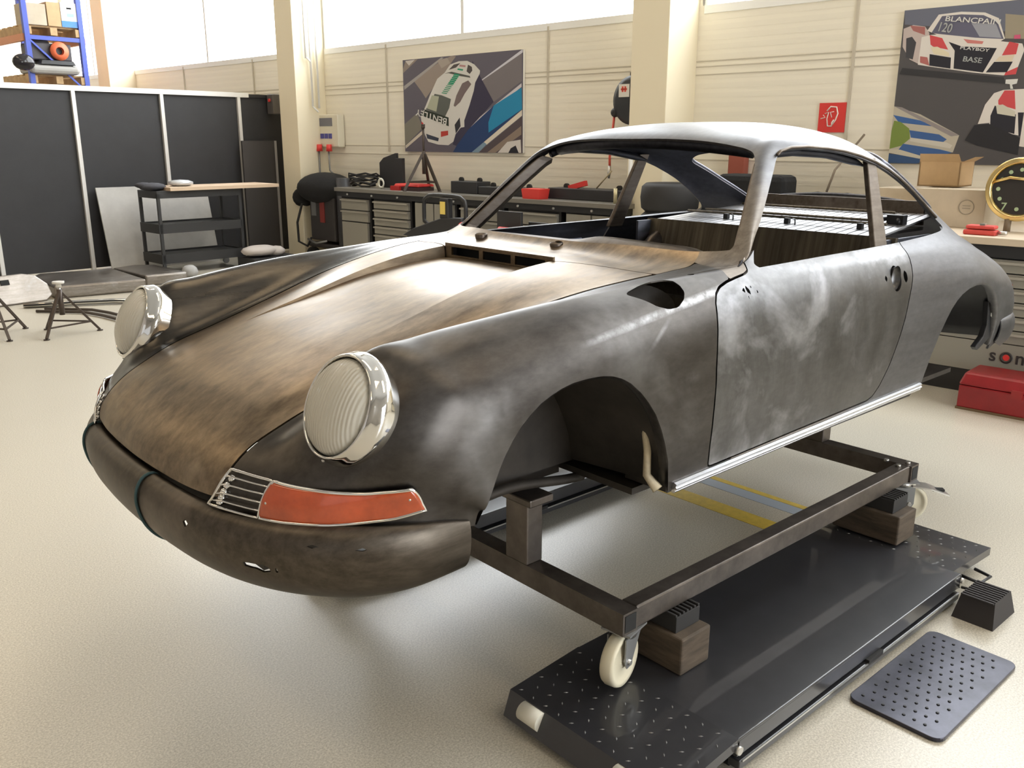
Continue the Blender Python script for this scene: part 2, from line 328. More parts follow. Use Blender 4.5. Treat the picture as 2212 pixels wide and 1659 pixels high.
def body_grid(nr=300, nc=200, smooth=3):
    P = np.zeros((len(ROWS), NC, 3))
    for i, (xs, yz) in enumerate(ROWS):
        P[i, :, 0] = xs; P[i, :, 1:] = yz
    ch = np.linalg.norm(np.diff(P, axis=0), axis=2).mean(1); tr = np.r_[0, np.cumsum(np.maximum(ch, .02))]
    U = np.linspace(0, tr[-1], nr)
    G = _sp1(tr, P, U)                                   # nr x NC x 3
    for _ in range(smooth):                              # fair the long lines a little
        G[1:-1] = G[1:-1] * .5 + (G[:-2] + G[2:]) * .25
    cw = np.linalg.norm(np.diff(G, axis=1), axis=2).mean(0); cw = np.maximum(cw, .03)
    tc = np.r_[0, np.cumsum(cw)]
    V = np.linspace(0, tc[-1], nc)
    # reflect across the centre line so the tangent there is level
    Gt = np.transpose(G, (1, 0, 2)); mir = Gt[1:3][::-1] * [1, -1, 1]
    tce = np.r_[-tc[1:3][::-1], tc]
    H = _sp1(tce, np.concatenate([mir, Gt], 0), V)
    H = np.transpose(H, (1, 0, 2)); H[:, 0, 1] = 0
    vc = np.interp(V, tc, np.arange(NC)); ur = np.interp(U, tr, np.arange(len(ROWS)))
    return H, ur, vc
def body_sdf_poly(pts, poly):
    """signed distance of 2D points to closed polygon, negative inside"""
    pts = np.asarray(pts, float); poly = np.asarray(poly, float)
    d = np.full(len(pts), 1e9); inside = np.zeros(len(pts), bool)
    for a, b in zip(poly, np.roll(poly, -1, 0)):
        e = b - a; w = pts - a
        t = np.clip((w @ e) / max(e @ e, 1e-12), 0, 1)
        q = w - t[:, None] * e; d = np.minimum(d, (q**2).sum(1))
        c = (a[1] > pts[:, 1]) != (b[1] > pts[:, 1])
        with np.errstate(divide='ignore', invalid='ignore'):
            xi = a[0] + (pts[:, 1] - a[1]) * (b[0] - a[0]) / (b[1] - a[1])
        inside ^= c & (pts[:, 0] < xi)
    d = np.sqrt(d); return np.where(inside, -d, d)
def smax(a, b, k):
    h = np.clip(.5 - .5 * (a - b) / k, 0, 1)
    return a * (1 - h) + b * h + k * h * (1 - h)
# ---------------------------------------------------------------- panels cut from the body surface
class Surf:
    def __init__(s, V, N, A, F): s.V, s.N, s.A, s.F = V, N, A, F
def grid_surf(H, A):
    du = np.gradient(H, axis=0); dv = np.gradient(H, axis=1); N = np.cross(dv, du); N /= np.maximum(np.linalg.norm(N, axis=2, keepdims=True), 1e-9)
    if (N[:, :, 1].mean()) < 0: N = -N
    nr, nc = H.shape[:2]; idx = np.arange(nr*nc).reshape(nr, nc)
    F = np.stack([idx[:-1, :-1], idx[1:, :-1], idx[1:, 1:], idx[:-1, 1:]], 2).reshape(-1, 4)
    V = H.reshape(-1, 3)
    a, b, c = V[F[:, 0]], V[F[:, 1]], V[F[:, 2]]; nn = np.cross(b-a, c-a)
    if (nn*N.reshape(-1, 3)[F[:, 0]]).sum() < 0: F = F[:, ::-1]
    return Surf(V, N.reshape(-1, 3), A.reshape(nr*nc, -1), [tuple(f) for f in F.tolist()])
def clip(s, fn):
    """keep the part where fn(V, A) >= 0, cut exactly along the zero line"""
    f = fn(s.V, s.A); f = np.where(np.abs(f) < 1e-6, 1e-6, f); ins = f >= 0
    V, N, A = list(s.V), list(s.N), list(s.A); F = []; cache = {}; il = ins.tolist()
    def cut(i, j):
        k = (i, j) if i < j else (j, i)
        if k not in cache:
            t = f[k[0]]/(f[k[0]]-f[k[1]])
            V.append(s.V[k[0]]*(1-t)+s.V[k[1]]*t); n = s.N[k[0]]*(1-t)+s.N[k[1]]*t; N.append(n/max(np.linalg.norm(n), 1e-9)); A.append(s.A[k[0]]*(1-t)+s.A[k[1]]*t)
            cache[k] = len(V)-1
        return cache[k]
    for fc in s.F:
        c = [il[i] for i in fc]
        if all(c): F.append(fc); continue
        if not any(c): continue
        out = []
        for q in range(len(fc)):
            i, j = fc[q], fc[(q+1) % len(fc)]
            if il[i]: out.append(i)
            if il[i] != il[j]: out.append(cut(i, j))
        if len(out) > 2: F.append(tuple(out))
    V = np.array(V); N = np.array(N); A = np.array(A)
    used = np.zeros(len(V), bool)
    for fc in F: used[list(fc)] = True
    mp = np.cumsum(used)-1
    return Surf(V[used], N[used], A[used], [tuple(int(mp[i]) for i in fc) for fc in F])
def mirror(s): return Surf(s.V*[1, -1, 1], s.N*[1, -1, 1], s.A, [fc[::-1] for fc in s.F])
def join(a, b):
    n = len(a.V); return Surf(np.r_[a.V, b.V], np.r_[a.N, b.N], np.r_[a.A, b.A], a.F+[tuple(i+n for i in fc) for fc in b.F])
def shell(name, s, th, m, parent, off=0.0, inner_mat=None):
    """sheet metal: outer skin, inner skin th behind it and a rim"""
    V = s.V+s.N*off; n = len(V); W = V-s.N*th
    cnt = {}
    for fc in s.F:
        for q in range(len(fc)):
            e = (fc[q], fc[(q+1) % len(fc)]); cnt[e] = 1
    rim = [e for e in cnt if (e[1], e[0]) not in cnt]
    F = list(s.F)+[tuple(i+n for i in fc[::-1]) for fc in s.F]+[(a, a+n, b+n, b) for a, b in rim]
    me = bpy.data.meshes.new(name); me.from_pydata(np.r_[V, W].tolist(), [], F); me.materials.append(m)
    if inner_mat:
        me.materials.append(inner_mat); k = len(s.F)
        me.polygons.foreach_set('material_index', [0]*k+[1]*k+[0]*len(rim))
    me.polygons.foreach_set('use_smooth', [True]*len(F)); me.update()
    rs = set(frozenset(e) for e in rim)
    at = me.attributes.new('sharp_edge', 'BOOLEAN', 'EDGE') if 'sharp_edge' not in me.attributes else me.attributes['sharp_edge']
    for i, e in enumerate(me.edges):
        a, b = e.vertices
        if frozenset((a, b)) in rs or (a >= n and b >= n and frozenset((a-n, b-n)) in rs): at.data[i].value = True
    bm = bmesh.new(); bm.from_mesh(me); bmesh.ops.remove_doubles(bm, verts=[v for v in bm.verts if abs(v.co.y) < 1e-4], dist=1e-4); bm.to_mesh(me); bm.free()
    o = bpy.data.objects.new(name, me); C.objects.link(o); o.parent = parent
    return o
H, UR, VC = body_grid(320, 190)
AA = np.stack(np.meshgrid(UR, VC, indexing='ij'), 2)
BASE = grid_surf(H, AA)
def SP(u, v, off=0.0, side=1):
    """point on the body surface at row u, column v, lifted off"""
    i = np.interp(u, UR, np.arange(len(UR))); j = np.interp(v, VC, np.arange(len(VC)))
    i0, j0 = min(int(i), len(UR)-2), min(int(j), len(VC)-2); a, b = i-i0, j-j0
    N = BASE.N.reshape(H.shape)
    g = lambda X: (X[i0, j0]*(1-a)*(1-b)+X[i0+1, j0]*a*(1-b)+X[i0, j0+1]*(1-a)*b+X[i0+1, j0+1]*a*b)
    p_ = g(H)+g(N)*off; return Vector((p_[0], p_[1]*side, p_[2]))
_sideV = BASE.V[(BASE.A[:, 1] > 5.8)]; _sideN = BASE.N[(BASE.A[:, 1] > 5.8)]
def side_at(x, z, off=0.0, side=1):
    k = np.argsort(((_sideV[:, [0, 2]]-[x, z])**2).sum(1))[:4]
    d = 1/(np.sqrt(((_sideV[k][:, [0, 2]]-[x, z])**2).sum(1))+1e-4); d /= d.sum()
    q = (_sideV[k]*d[:, None]).sum(0); n_ = (_sideN[k]*d[:, None]).sum(0)
    return Vector((x+n_[0]*off, (q[1]+n_[1]*off)*side, z+n_[2]*off))
ARCH_F = [(-.335, .20), (-.326, .282), (-.309, .368), (-.286, .425), (-.263, .472), (-.232, .522), (-.196, .563), (-.160, .598), (-.119, .630), (-.085, .649), (-.048, .662), (-.015, .668), (.019, .670), (.055, .670), (.09, .668), (.125, .662), (.16, .652), (.195, .639), (.225, .621), (.255, .598), (.28, .570), (.30, .540), (.317, .51), (.332, .478), (.345, .446), (.355, .41), (.362, .37), (.37, .20)]
ARCH_R = [(-1.885, .15), (-1.892, .26), (-1.900, .35), (-1.912, .42), (-1.945, .495), (-1.987, .556), (-2.02, .592), (-2.062, .622), (-2.11, .645), (-2.17, .662), (-2.235, .669), (-2.30, .666), (-2.365, .652), (-2.425, .625), (-2.475, .588), (-2.52, .54), (-2.55, .488), (-2.57, .43), (-2.585, .36), (-2.59, .15)]
DOOR = [(-.507, .302), (-.500, .37), (-.498, .43), (-.494, .52), (-.492, .60), (-.496, .68), (-.503, .74), (-.512, .785), (-.528, .808), (-.556, .823), (-.60, .833), (-.65, .840), (-.70, .846), (-.722, .853), (-.728, .875), (-.728, 1.3), (-1.70, 1.3), (-1.715, .87), (-1.709, .81), (-1.695, .75), (-1.664, .68), (-1.64, .61), (-1.612, .54), (-1.57, .44), (-1.525, .365), (-1.49, .33), (-1.45, .319), (-1.0, .311), (-.53, .301)]
SIDEWIN = [(-.768, .868), (-.80, .905), (-.90, .998), (-1.0, 1.088), (-1.05, 1.132), (-1.085, 1.165), (-1.115, 1.186), (-1.16, 1.196), (-1.25, 1.200), (-1.395, 1.193), (-1.50, 1.182), (-1.595, 1.168), (-1.74, 1.139), (-1.838, 1.110), (-1.93, 1.077), (-1.985, 1.055), (-2.06, 1.022), (-2.12, .990), (-2.18, .955), (-2.235, .922), (-2.262, .902), (-2.268, .890), (-2.25, .882), (-2.20, .877), (-2.12, .874), (-1.9, .868), (-1.65, .863), (-1.2, .860), (-.9, .857), (-.78, .856)]
YC = [(r[0] if not isinstance(r[0], list) else r[0][4], r[1][4][0], r[1][4][1]) for r in ROWS]
_cx = np.array([q[0] for q in YC])[::-1]; _cy = np.array([q[1] for q in YC])[::-1]; _cz = np.array([q[2] for q in YC])[::-1]
def xrear(y): return np.where(np.abs(y) < .275, -.345, -.345-.115*np.clip((np.abs(y)-.275)/.31, 0, 1)**.8)
def f_screen(V, A):
    x, y = V[:, 0], np.abs(V[:, 1])
    d1 = (-.545-.165*(y/.66)**2.6-x)*.8; d2 = (x-(-.985-.05*(y/.45)**2))*.8; d3 = np.interp(x, _cx, _cy)-.024-y
    return smax(smax(-d1, -d2, .07), -d3, .07)
def f_side(V, A):
    d = body_sdf_poly(V[:, [0, 2]], SIDEWIN); return np.where((A[:, 1] > 3.2) & (np.abs(V[:, 1]) > .44), d, .5)
def f_rear(V, A):
    x, y = V[:, 0], np.abs(V[:, 1]); d1 = (-2.07+.10*(y/.45)**2-x)*.85; d2 = (x+2.54)*.85; d3 = np.interp(x, _cx, np.r_[_cy])-.075-y
    return smax(smax(-d1, -d2, .06), -d3, .06)
def f_arch(P):
    def fn(V, A): return np.where(A[:, 1] > 6.2, body_sdf_poly(V[:, [0, 2]], P), .5)
    return fn
def f_door(V, A): return np.where((A[:, 1] > 4.6), body_sdf_poly(V[:, [0, 2]], DOOR), .5)
def ell(c, ax, r):
    """signed field of an ellipsoid hole: c centre, ax list of 3 unit axes, r radii"""
    c = np.array(c); M_ = np.array([np.array(a, float)/np.linalg.norm(a) for a in ax]); r = np.array(r)
    def fn(V, A): q = (V-c) @ M_.T/r; return (np.sqrt((q**2).sum(1))-1)*r.min()
    return fn
def chain(s, *fns):
    for fn in fns: s = clip(s, fn)
    return s
G = .0035
hood_f = lambda V, A: np.minimum((3.0-A[:, 1])*.06-G, np.minimum(V[:, 0]-xrear(V[:, 1])-.003, (A[:, 0]-.42)*.05))
SHUT = smax
S0 = chain(BASE, f_screen, f_side, f_rear, f_arch(ARCH_F), f_arch(ARCH_R))
# ---- hood with its sunken fresh-air recess
RX0, RX1, RY = -.345, .42, .27
def rec_f(V, A):
    hw = RY+.0*(V[:, 0]); return np.minimum(hw-np.abs(V[:, 1]), np.minimum(RX1-V[:, 0], 9))
def rec_depth(x): t = np.clip((RX1-x)/(RX1-RX0), 0, 1); return .040*t**1.25
hood = clip(S0, hood_f)
h_out = clip(hood, lambda V, A: -rec_f(V, A)); h_in = clip(hood, rec_f)
def sink(s):
    d = rec_depth(s.V[:, 0]); s2 = Surf(s.V-np.c_[0*d, 0*d, d], s.N, s.A, s.F); return s2
h_in = sink(h_in)
car = thing('car_body', 'bare-metal classic coupe body shell, unpainted grey and brown steel, on a wheeled frame', 'car body', T(0, 0, Z0))
hood_o = shell('hood', join(h_out, mirror(h_out)), .004, STEEL_HOOD, car)
hi = join(h_in, mirror(h_in)); hio = shell('hood_recess', hi, .003, STEEL_HOOD, hood_o)
for s_ in (1, -1):
    wall = MB()
    xs = np.linspace(RX1, RX0, 60); top = []; bot = []
    yv = BASE.V[:, 1]; near = BASE.V[(BASE.A[:, 1] < 3)]
    for x in xs:
        k = np.argmin((near[:, 0]-x)**2+(near[:, 1]-RY)**2); d = (near[k][0]-x)
        # surface height by bilinear lookup along the line y = RY
        q = near[np.argsort((near[:, 0]-x)**2+(near[:, 1]-RY)**2)[:6]]; Aq = np.c_[q[:, 0]-x, q[:, 1]-RY, np.ones(len(q))]
        z = np.linalg.lstsq(Aq, q[:, 2], rcond=None)[0][2]; dd = float(rec_depth(x))
        top.append((x, RY*s_, z)); bot.append((x, RY*s_-.004*s_, z-dd-.001))
    n = len(top); o_ = [(t[0], t[1]+.003*s_, t[2]-.003) for t in top]; ob = [(t[0], t[1]+.007*s_, t[2]) for t in bot]
    wall.raw(top+bot+o_+ob, [(i, i+1, n+i+1, n+i) for i in range(n-1)]+[(2*n+i, 3*n+i, 3*n+i+1, 2*n+i+1) for i in range(n-1)], smooth=True)
    wall.build('recess_wall', STEEL_HOOD, hood_o, recalc=False)
# ---- cowl between hood and windscreen opening, with the slotted air intake wall
wip = [ell((-.525, y_, .897), [(1, 0, .1), (0, 1, 0), (0, 0, 1)], (.016, .028, .05)) for y_ in (-.285, .105)]
wip2 = [ell((-.525, -y_, .897), [(1, 0, .1), (0, 1, 0), (0, 0, 1)], (.016, .028, .05)) for y_ in (-.285, .105)]
cow_f = lambda V, A: np.minimum((3.0-A[:, 1])*.06-.001, np.minimum(xrear(V[:, 1])-V[:, 0]-.002, V[:, 0]+.80))
cowL = clip(S0, cow_f); cowR = mirror(cowL)
for w_ in wip: cowL = clip(cowL, w_); cowR = clip(cowR, w_)
cowl = shell('cowl', join(cowL, cowR), .004, STEEL_HOOD, car)
zc = float(np.interp(.345, [.2, .38], [.861, .885]))
cw = MB().use(STEEL_HOOD)
ys = [-.27, -.235, -.085, -.065, .075, .095, .235, .27]
for i in range(7):
    if i % 2 == 0: cw.box(-.357, -.349, ys[i], ys[i+1], zc-.052, zc+.000)
    else:
        cw.box(-.357, -.349, ys[i], ys[i+1], zc-.052, zc-.040); cw.box(-.357, -.349, ys[i], ys[i+1], zc-.012, zc+.000)
cw.build('air_intake_wall', STEEL_HOOD, cowl); MB().box(-.47, -.40, -.27, .27, zc-.07, zc-.01).build('air_duct', BLACKGAP, cowl)
for y_ in (-.285, .105): MB().lathe([(.0, -.03), (.014, -.03), (.016, -.006), (.021, .001), (.023, -.004), (.018, -.032)], 20, M=T(-.525, y_, .898)).build('wiper_spindle_socket', STEEL_PIL, cowl)
# ---- front fenders
fil = ell((-.318, .712, .824), [(1, 0, 0), (0, .70, -.62), (0, .62, .70)], (.104, .056, .08))
def fil_f(V, A):
    e2 = np.array([0, .78, -.62]); q = V-np.array([-.305, .713, .825]); a = q[:, 0]; b = q @ e2
    w_ = np.interp(a, [-.13, -.09, -.04, .02, .06, .10, .115], [.0, .042, .056, .052, .040, .012, 0]); ok = np.abs(q @ np.array([0, .62, .78])) < .06
    poly = [(-.105, -.012), (-.098, -.034), (-.07, -.050), (-.03, -.055), (.03, -.045), (.095, -.028), (.098, -.018), (.06, .012), (.03, .036), (-.01, .050), (-.05, .050), (-.085, .032), (-.102, .012)]
    return np.where(ok, body_sdf_poly(np.c_[a, b], poly), .5)
fen_f = lambda V, A: np.minimum((A[:, 1]-3.0)*.06-np.where(V[:, 0] > xrear(V[:, 1]), G, .001), np.minimum(V[:, 0]+.62, f_door(V, A)-.0035))
FEN = clip(S0, fen_f)
spot = ell((-.50, .675, .858), [(1, 0, 0), (0, 1, 0), (0, 0, 1)], (.013, .009, .03))
for s_ in (1, -1):
    F_ = clip(clip(FEN, fil_f), spot) if s_ > 0 else mirror(FEN)
    fo = shell('front_fender', F_, .004, STEEL_FENDER if s_ > 0 else STEEL_FAR, car)
    if s_ > 0:
        # fuel filler bowl under the opening
        MB().lathe([(.0, -.085), (.06, -.082), (.095, -.06), (.108, -.03)], 28, M=Matrix.Translation((-.30, .700, .826)) @ Matrix.Rotation(-.66, 4, 'X') @ Matrix.Diagonal((1, .62, 1, 1))).build('filler_bowl', WELL, fo)
        MB().cyl((0, 0, 0), .026, .02, n=24, M=Matrix.Translation((-.315, .672, .775)) @ Matrix.Rotation(-.66, 4, 'X')).build('filler_neck', BLKF, fo)
    for (P_, nm) in ((ARCH_F, 'arch_lip'),):
        pts = [side_at(x, max(z, .285), .0, s_) for x, z in P_ if z > .27 or x < 0]
        lip = MB().use(STEEL_FENDER); k = len(pts); cx = .015
        inn = [Vector((p_.x, p_.y-.035*s_, p_.z)) for p_ in pts]; mid = [Vector((p_.x+(cx-p_.x)*.02, p_.y-.006*s_, p_.z+(.33-p_.z)*.02)) for p_ in pts]
        lip.raw(pts+mid+inn, [(i, i+1, k+i+1, k+i) for i in range(k-1)]+[(k+i, k+i+1, 2*k+i+1, 2*k+i) for i in range(k-1)], smooth=True)
        lip.build(nm, STEEL_FENDER, fo, recalc=False)
# ---- doors
hand = [ell((-1.570, .778, .752), [(1, 0, 0), (0, 0, 1), (0, 1, 0)], (.036, .046, .08)), ell((-1.640, .772, .752), [(1, 0, 0), (0, 0, 1), (0, 1, 0)], (.014, .022, .05)),
        ell((-1.497, .772, .758), [(1, 0, 0), (0, 0, 1), (0, 1, 0)], (.009, .011, .05)), ell((-.655, .75, .805), [(1, 0, 0), (0, 0, 1), (0, 1, 0)], (.007, .009, .05)), ell((-.676, .75, .803), [(1, 0, -.5), (.5, 0, 1), (0, 1, 0)], (.007, .015, .05)),
        ell((-.693, .75, .811), [(1, 0, 0), (0, 0, 1), (0, 1, 0)], (.004, .005, .05)), ell((-.722, .75, .795), [(1, 0, 0), (0, 0, 1), (0, 1, 0)], (.006, .007, .05)), ell((-.668, .755, .784), [(1, 0, 0), (0, 0, 1), (0, 1, 0)], (.005, .006, .05)), ell((-1.46, .79, .70), [(1, 0, 0), (0, 0, 1), (0, 1, 0)], (.0, .0, .0)) ]
DR = clip(clip(S0, lambda V, A: -f_door(V, A)-.0028), lambda V, A: A[:, 1]-5.0)
for s_ in (1, -1):
    D_ = DR if s_ > 0 else mirror(DR)
    if s_ > 0:
        for h_ in hand[:-1]: D_ = clip(D_, h_)
    do = shell('door', D_, .006 if s_ < 0 else .020, STEEL_DOOR, car, inner_mat=STEEL_IN)
    if s_ > 0:
        MB().lathe([(0, -.026), (.026, -.022), (.034, -.006), (.036, .0)], 28, M=Matrix.Translation((-1.570, .772, .752)) @ Matrix.Rotation(-PI/2, 4, 'X') @ Matrix.Diagonal((1, 1.25, 1, 1))).build('handle_bowl', STEEL_DOOR, do)
        hb = MB().box(-1.66, -1.48, .735, .741, .70, .80); hb.build('dark_hole_liner', BLACKGAP, do)  # dark liner added so the handle holes read as shaded
    else:
        MB().tube([(x, -.72, .775) for x in np.linspace(-.78, -1.5, 12)], .008, 6).build('inner_ridge', STEEL_IN, do)
# ---- cabin shell: roof, pillars, sills, quarters and tail in one skin
def shell_f(V, A):
    h = -hood_f(V, A); d = f_door(V, A)-.0028
    return np.minimum(-.62-V[:, 0], np.where(A[:, 1] > 4.6, d, .5))
CS = clip(clip(S0, shell_f), lambda V, A: np.where(A[:, 1] < 3.0, -.80-V[:, 0], .5))
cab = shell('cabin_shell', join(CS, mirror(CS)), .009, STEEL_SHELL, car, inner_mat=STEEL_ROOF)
# sill under the door, front of the -.62 cut
SL = clip(S0, lambda V, A: np.minimum(np.minimum(V[:, 0]+.62, -.507-V[:, 0]+.0*V[:, 2]), np.where((A[:, 1] > 8), .303-V[:, 2], -1)))
for s_ in (1, -1):
    for P_ in (ARCH_R,):
        pts = [side_at(x, z, .0, s_) for x, z in P_ if z > .30]
        lip = MB(); k = len(pts); inn = [Vector((p_.x, p_.y-.04*s_, p_.z)) for p_ in pts]; mid = [Vector((p_.x+(-2.25-p_.x)*.03, p_.y-.006*s_, p_.z-.008)) for p_ in pts]
        lip.raw(pts+mid+inn, [(i, i+1, k+i+1, k+i) for i in range(k-1)]+[(k+i, k+i+1, 2*k+i+1, 2*k+i) for i in range(k-1)], smooth=True)
        lip.build('arch_lip', STEEL_SHELL, cab, recalc=False)
# drip rail over the side windows and raised rim round the rear window
for s_ in (1, -1):
    pts = []
    for x, z in SIDEWIN[5:21]:
        q = BASE.V[(BASE.A[:, 1] > 3.0) & (BASE.A[:, 1] < 5.9)]; k = np.argmin((q[:, 0]-x)**2+(q[:, 2]-(z+.008))**2); pts.append((q[k][0], (q[k][1]+.004)*s_, q[k][2]+.002))
    pts = [tuple(np.mean([pts[max(0, i-1)], pts[i], pts[min(len(pts)-1, i+1)]], 0)) for i in range(len(pts))]
    MB().tube(pts, .0055, 8).build('drip_rail', STEEL_PIL, cab)
def ring_on(fn, col_lo, col_hi, r, nm, m, off=.004, xs=None):
    pass
rw = []
for yy in np.linspace(-1, 1, 61):
    pass
def rear_outline():
    out = []
    H_ = BASE
    sel = (BASE.V[:, 0] < -1.85) & (BASE.A[:, 1] < 4.6)
    s_ = Surf(BASE.V, BASE.N, BASE.A, [f for f in BASE.F if sel[f[0]]]); ff = f_rear(s_.V, s_.A); E = {}
    segs = []
    for fc in s_.F:
        c = []
        for q in range(4):
            i, j = fc[q], fc[(q+1) % 4]
            if (ff[i] >= 0) != (ff[j] >= 0):
                t = ff[i]/(ff[i]-ff[j]); c.append((BASE.V[i]*(1-t)+BASE.V[j]*t)+(BASE.N[i])*.004)
        if len(c) == 2: segs.append(c)
    P_ = np.array([s[0] for s in segs]+[s[1] for s in segs]); ctr = np.array([-2.33, 0, 1.1])
    P_ = P_[P_[:, 1] > 0]; ang = np.arctan2(P_[:, 1], P_[:, 0]-ctr[0]); P_ = P_[np.argsort(ang)]
    P_ = P_[::3]; return [tuple(p_) for p_ in P_]+[(p_[0], -p_[1], p_[2]) for p_ in P_[::-1]]
MB().tube(rear_outline(), .007, 6, closed=True).build('rear_window_rim', STEEL_IN, cab)
# door-window posts
for s_ in (1, -1):
    b = MB(); lo = [(-1.610, .668), (-1.705, .668), (-1.705, .645), (-1.610, .645)]; hi_ = [(-1.690, .556), (-1.755, .556), (-1.755, .535), (-1.690, .535)]
    zl, zh = .83, 1.165; vs = [(x, y*s_, zl) for x, y in lo]+[(x, y*s_, zh) for x, y in hi_]
    b.raw(vs, [(0, 1, 2, 3), (4, 7, 6, 5)]+[(i, i+4, (i+1) % 4+4, (i+1) % 4) for i in range(4)]); b.build('window_post', STEEL_PIL, cab, bevel=.004)
# inner pillar trim flanges of the windscreen frame
for s_ in (1, -1):
    b = MB(); rows_ = []
    for x in np.linspace(-.725, -1.045, 14):
        y = float(np.interp(x, _cx, _cy)); z = float(np.interp(x, _cx, _cz)); rows_ += [(x+.004, (y-.006)*s_, z-.010), (x+.002, (y-.034)*s_, z-.008), (x-.040, (y-.050)*s_, z-.020), (x-.058, (y-.026)*s_, z-.040), (x-.046, (y-.004)*s_, z-.040)]
    b.raw(rows_, [(i*5+j, i*5+(j+1) % 5, (i+1)*5+(j+1) % 5, (i+1)*5+j) for i in range(13) for j in range(5)]+[(0, 1, 2, 3, 4), (69, 68, 67, 66, 65)]); b.build('windscreen_frame', STEEL_PIL, cab, bevel=.003)
# roof header and roof-side inner rails (box sections seen from inside)
pts = [(-1.045-.05*(abs(y)/.45)**2, y, 1.222-.028*(abs(y)/.45)**2) for y in np.linspace(-.46, .46, 17)]
MB().tube(pts, .026, 8).build('roof_header', STEEL_ROOF, cab)
for s_ in (1, -1):
    pts = [(x, (float(np.interp(x, _cx, _cy))-.035)*s_, float(np.interp(x, _cx, _cz))-.022) for x in np.linspace(-1.08, -1.74, 20)]
    MB().tube(pts, [.016]*17+[.012, .007, .002], 8).build('roof_side_rail', STEEL_ROOF, cab)
# ---- underbody and interior
MB().box(-2.45, -.30, -.66, .66, .235, .255).build('floor_pan', WELL, car)
MB().box(-1.9, -.40, -.09, .09, .255, .36).build('centre_tunnel', BRN, car)
for s_ in (1, -1):
    MB().box(-1.86, -.36, (.64*s_ if s_ > 0 else -.752), (.752 if s_ > 0 else -.64), .262, .30).build('inner_sill', WELL, car)
MB().box(-.47, -.44, -.70, .70, .26, .80).build('firewall_liner', BRN, car)  # liner added below the hood to block light
fp = MB(); fp.box(-.30, .70, -.36, .36, .22, .26); fp.box(.66, .70, -.44, .44, .26, .42); fp.build('front_pan_liner', WELL, car)  # front floor box, put in to keep light out of the hood gaps
b = MB(); b.raw([(-1.72, -.62, .25), (-1.72, .62, .25), (-1.86, .62, .862), (-1.86, -.62, .862), (-1.74, -.62, .25), (-1.74, .62, .25), (-1.88, .62, .860), (-1.88, -.62, .860)],
                [(0, 1, 2, 3), (4, 7, 6, 5), (3, 2, 6, 7), (0, 4, 5, 1), (0, 3, 7, 4), (1, 5, 6, 2)])
b.build('rear_bulkhead', BRN, car)
sh = MB().use(mat('shelf_sheet', (.42, .42, .44), .45, .6, var=.15, vscale=14))
n = 24
for i in range(n):
    y0 = -.56+i*1.12/n; y1 = y0+1.12/n-.008
    def zz(x): return .863+(-1.86-x)*.075
    k_ = .87; sh.raw([(-1.86, y0, zz(-1.86)), (-1.86, y1, zz(-1.86)), (-2.50, y1*k_, zz(-2.50)), (-2.50, y0*k_, zz(-2.50)), (-1.86, y0, zz(-1.86)-.008), (-1.86, y1, zz(-1.86)-.008), (-2.50, y1*k_, zz(-2.50)-.008), (-2.50, y0*k_, zz(-2.50)-.008)],
           [(0, 1, 2, 3), (4, 7, 6, 5), (0, 4, 5, 1), (1, 5, 6, 2), (2, 6, 7, 3), (3, 7, 4, 0)])
shelf = sh.build('parcel_shelf', None, car)
MB().box(-2.52, -2.505, -.43, .43, .86, .965).build('rear_inner_panel', STEEL_PIL, car)
MB().box(-2.50, -1.87, -.44, .44, .84, .853, M=Matrix.Translation((0, 0, .0))).build('shelf_underside', GREYM, car)
for x, y0, y1, dz in ((-2.02, -.50, .50, .022), (-2.16, -.50, .36, .012), (-2.42, -.46, .34, .010)):
    MB().tube([(x, y0, .863+(-1.86-x)*.075+dz), (x, y1, .863+(-1.86-x)*.075+dz)], .0065, 6).build('shelf_rod', BRN, shelf)
for y in (-.26, .06, .40):
    z = .863+.012+.022; mb = MB(); mb.box(-2.005, -1.985, y-.010, y+.012, z-.03, z); mb.tube([(-2.0, y+.025, z-.002), (-1.985, y+.045, z-.004), (-1.97, y+.055, z-.028), (-1.975, y+.03, z-.03)], .0035, 6)
    mb.build('rod_bracket', BLKF, shelf)
mb = MB(); mb.box(-2.25, -2.13, .40, .425, .90, .915); mb.box(-2.20, -2.16, .43, .50, .885, .925); mb.tube([(-2.26, .41, .90), (-2.2, .46, .915), (-2.12, .50, .90)], .008, 6); mb.build('hinge_bracket', BLKF, shelf)
for s_ in (1, -1):   # inner wheel houses beside the bulkhead
    MB().sphere((-1.93, .55*s_, .52), .27, sc_=(1, .35, 1.12)).build('rear_wheel_house', STEEL_PIL, car)
    q = MB(); q.box(-2.2, -1.76, .60*s_-.006, .60*s_+.006, .5, .855); q.build('inner_quarter_panel', STEEL_IN, car)
# dashboard: folded sheet rising from the screen base
ds = MB(); rows = []
YS = np.linspace(-.665, .665, 60)
for y in YS:
    t = y/.66; hgt = (.004+.024*(1/(1+math.exp(-(y-.14)*40))))*(1-min(1, max(0, (abs(y)-.46)/.14))**2)-.03*min(1, max(0, (abs(y)-.52)/.1))
    zb = .890-.026*abs(t)**2.2; xb_ = -.548-.13*abs(t)**2.6
    prof = [(xb_+.006, zb-.014), (xb_-.02, zb-.004+hgt*.45), (xb_-.055, zb+hgt*.92), (xb_-.09, zb+hgt), (xb_-.13, zb+hgt-.006), (xb_-.15, zb+hgt-.03), (xb_-.155, zb-.07), (xb_-.14, zb-.16)]
    rows.append([(x, y, z) for x, z in prof])
m_ = len(rows[0]); ds.raw([v for r in rows for v in r], [(i*m_+j, i*m_+j+1, (i+1)*m_+j+1, (i+1)*m_+j) for i in range(len(rows)-1) for j in range(m_-1)], smooth=True)
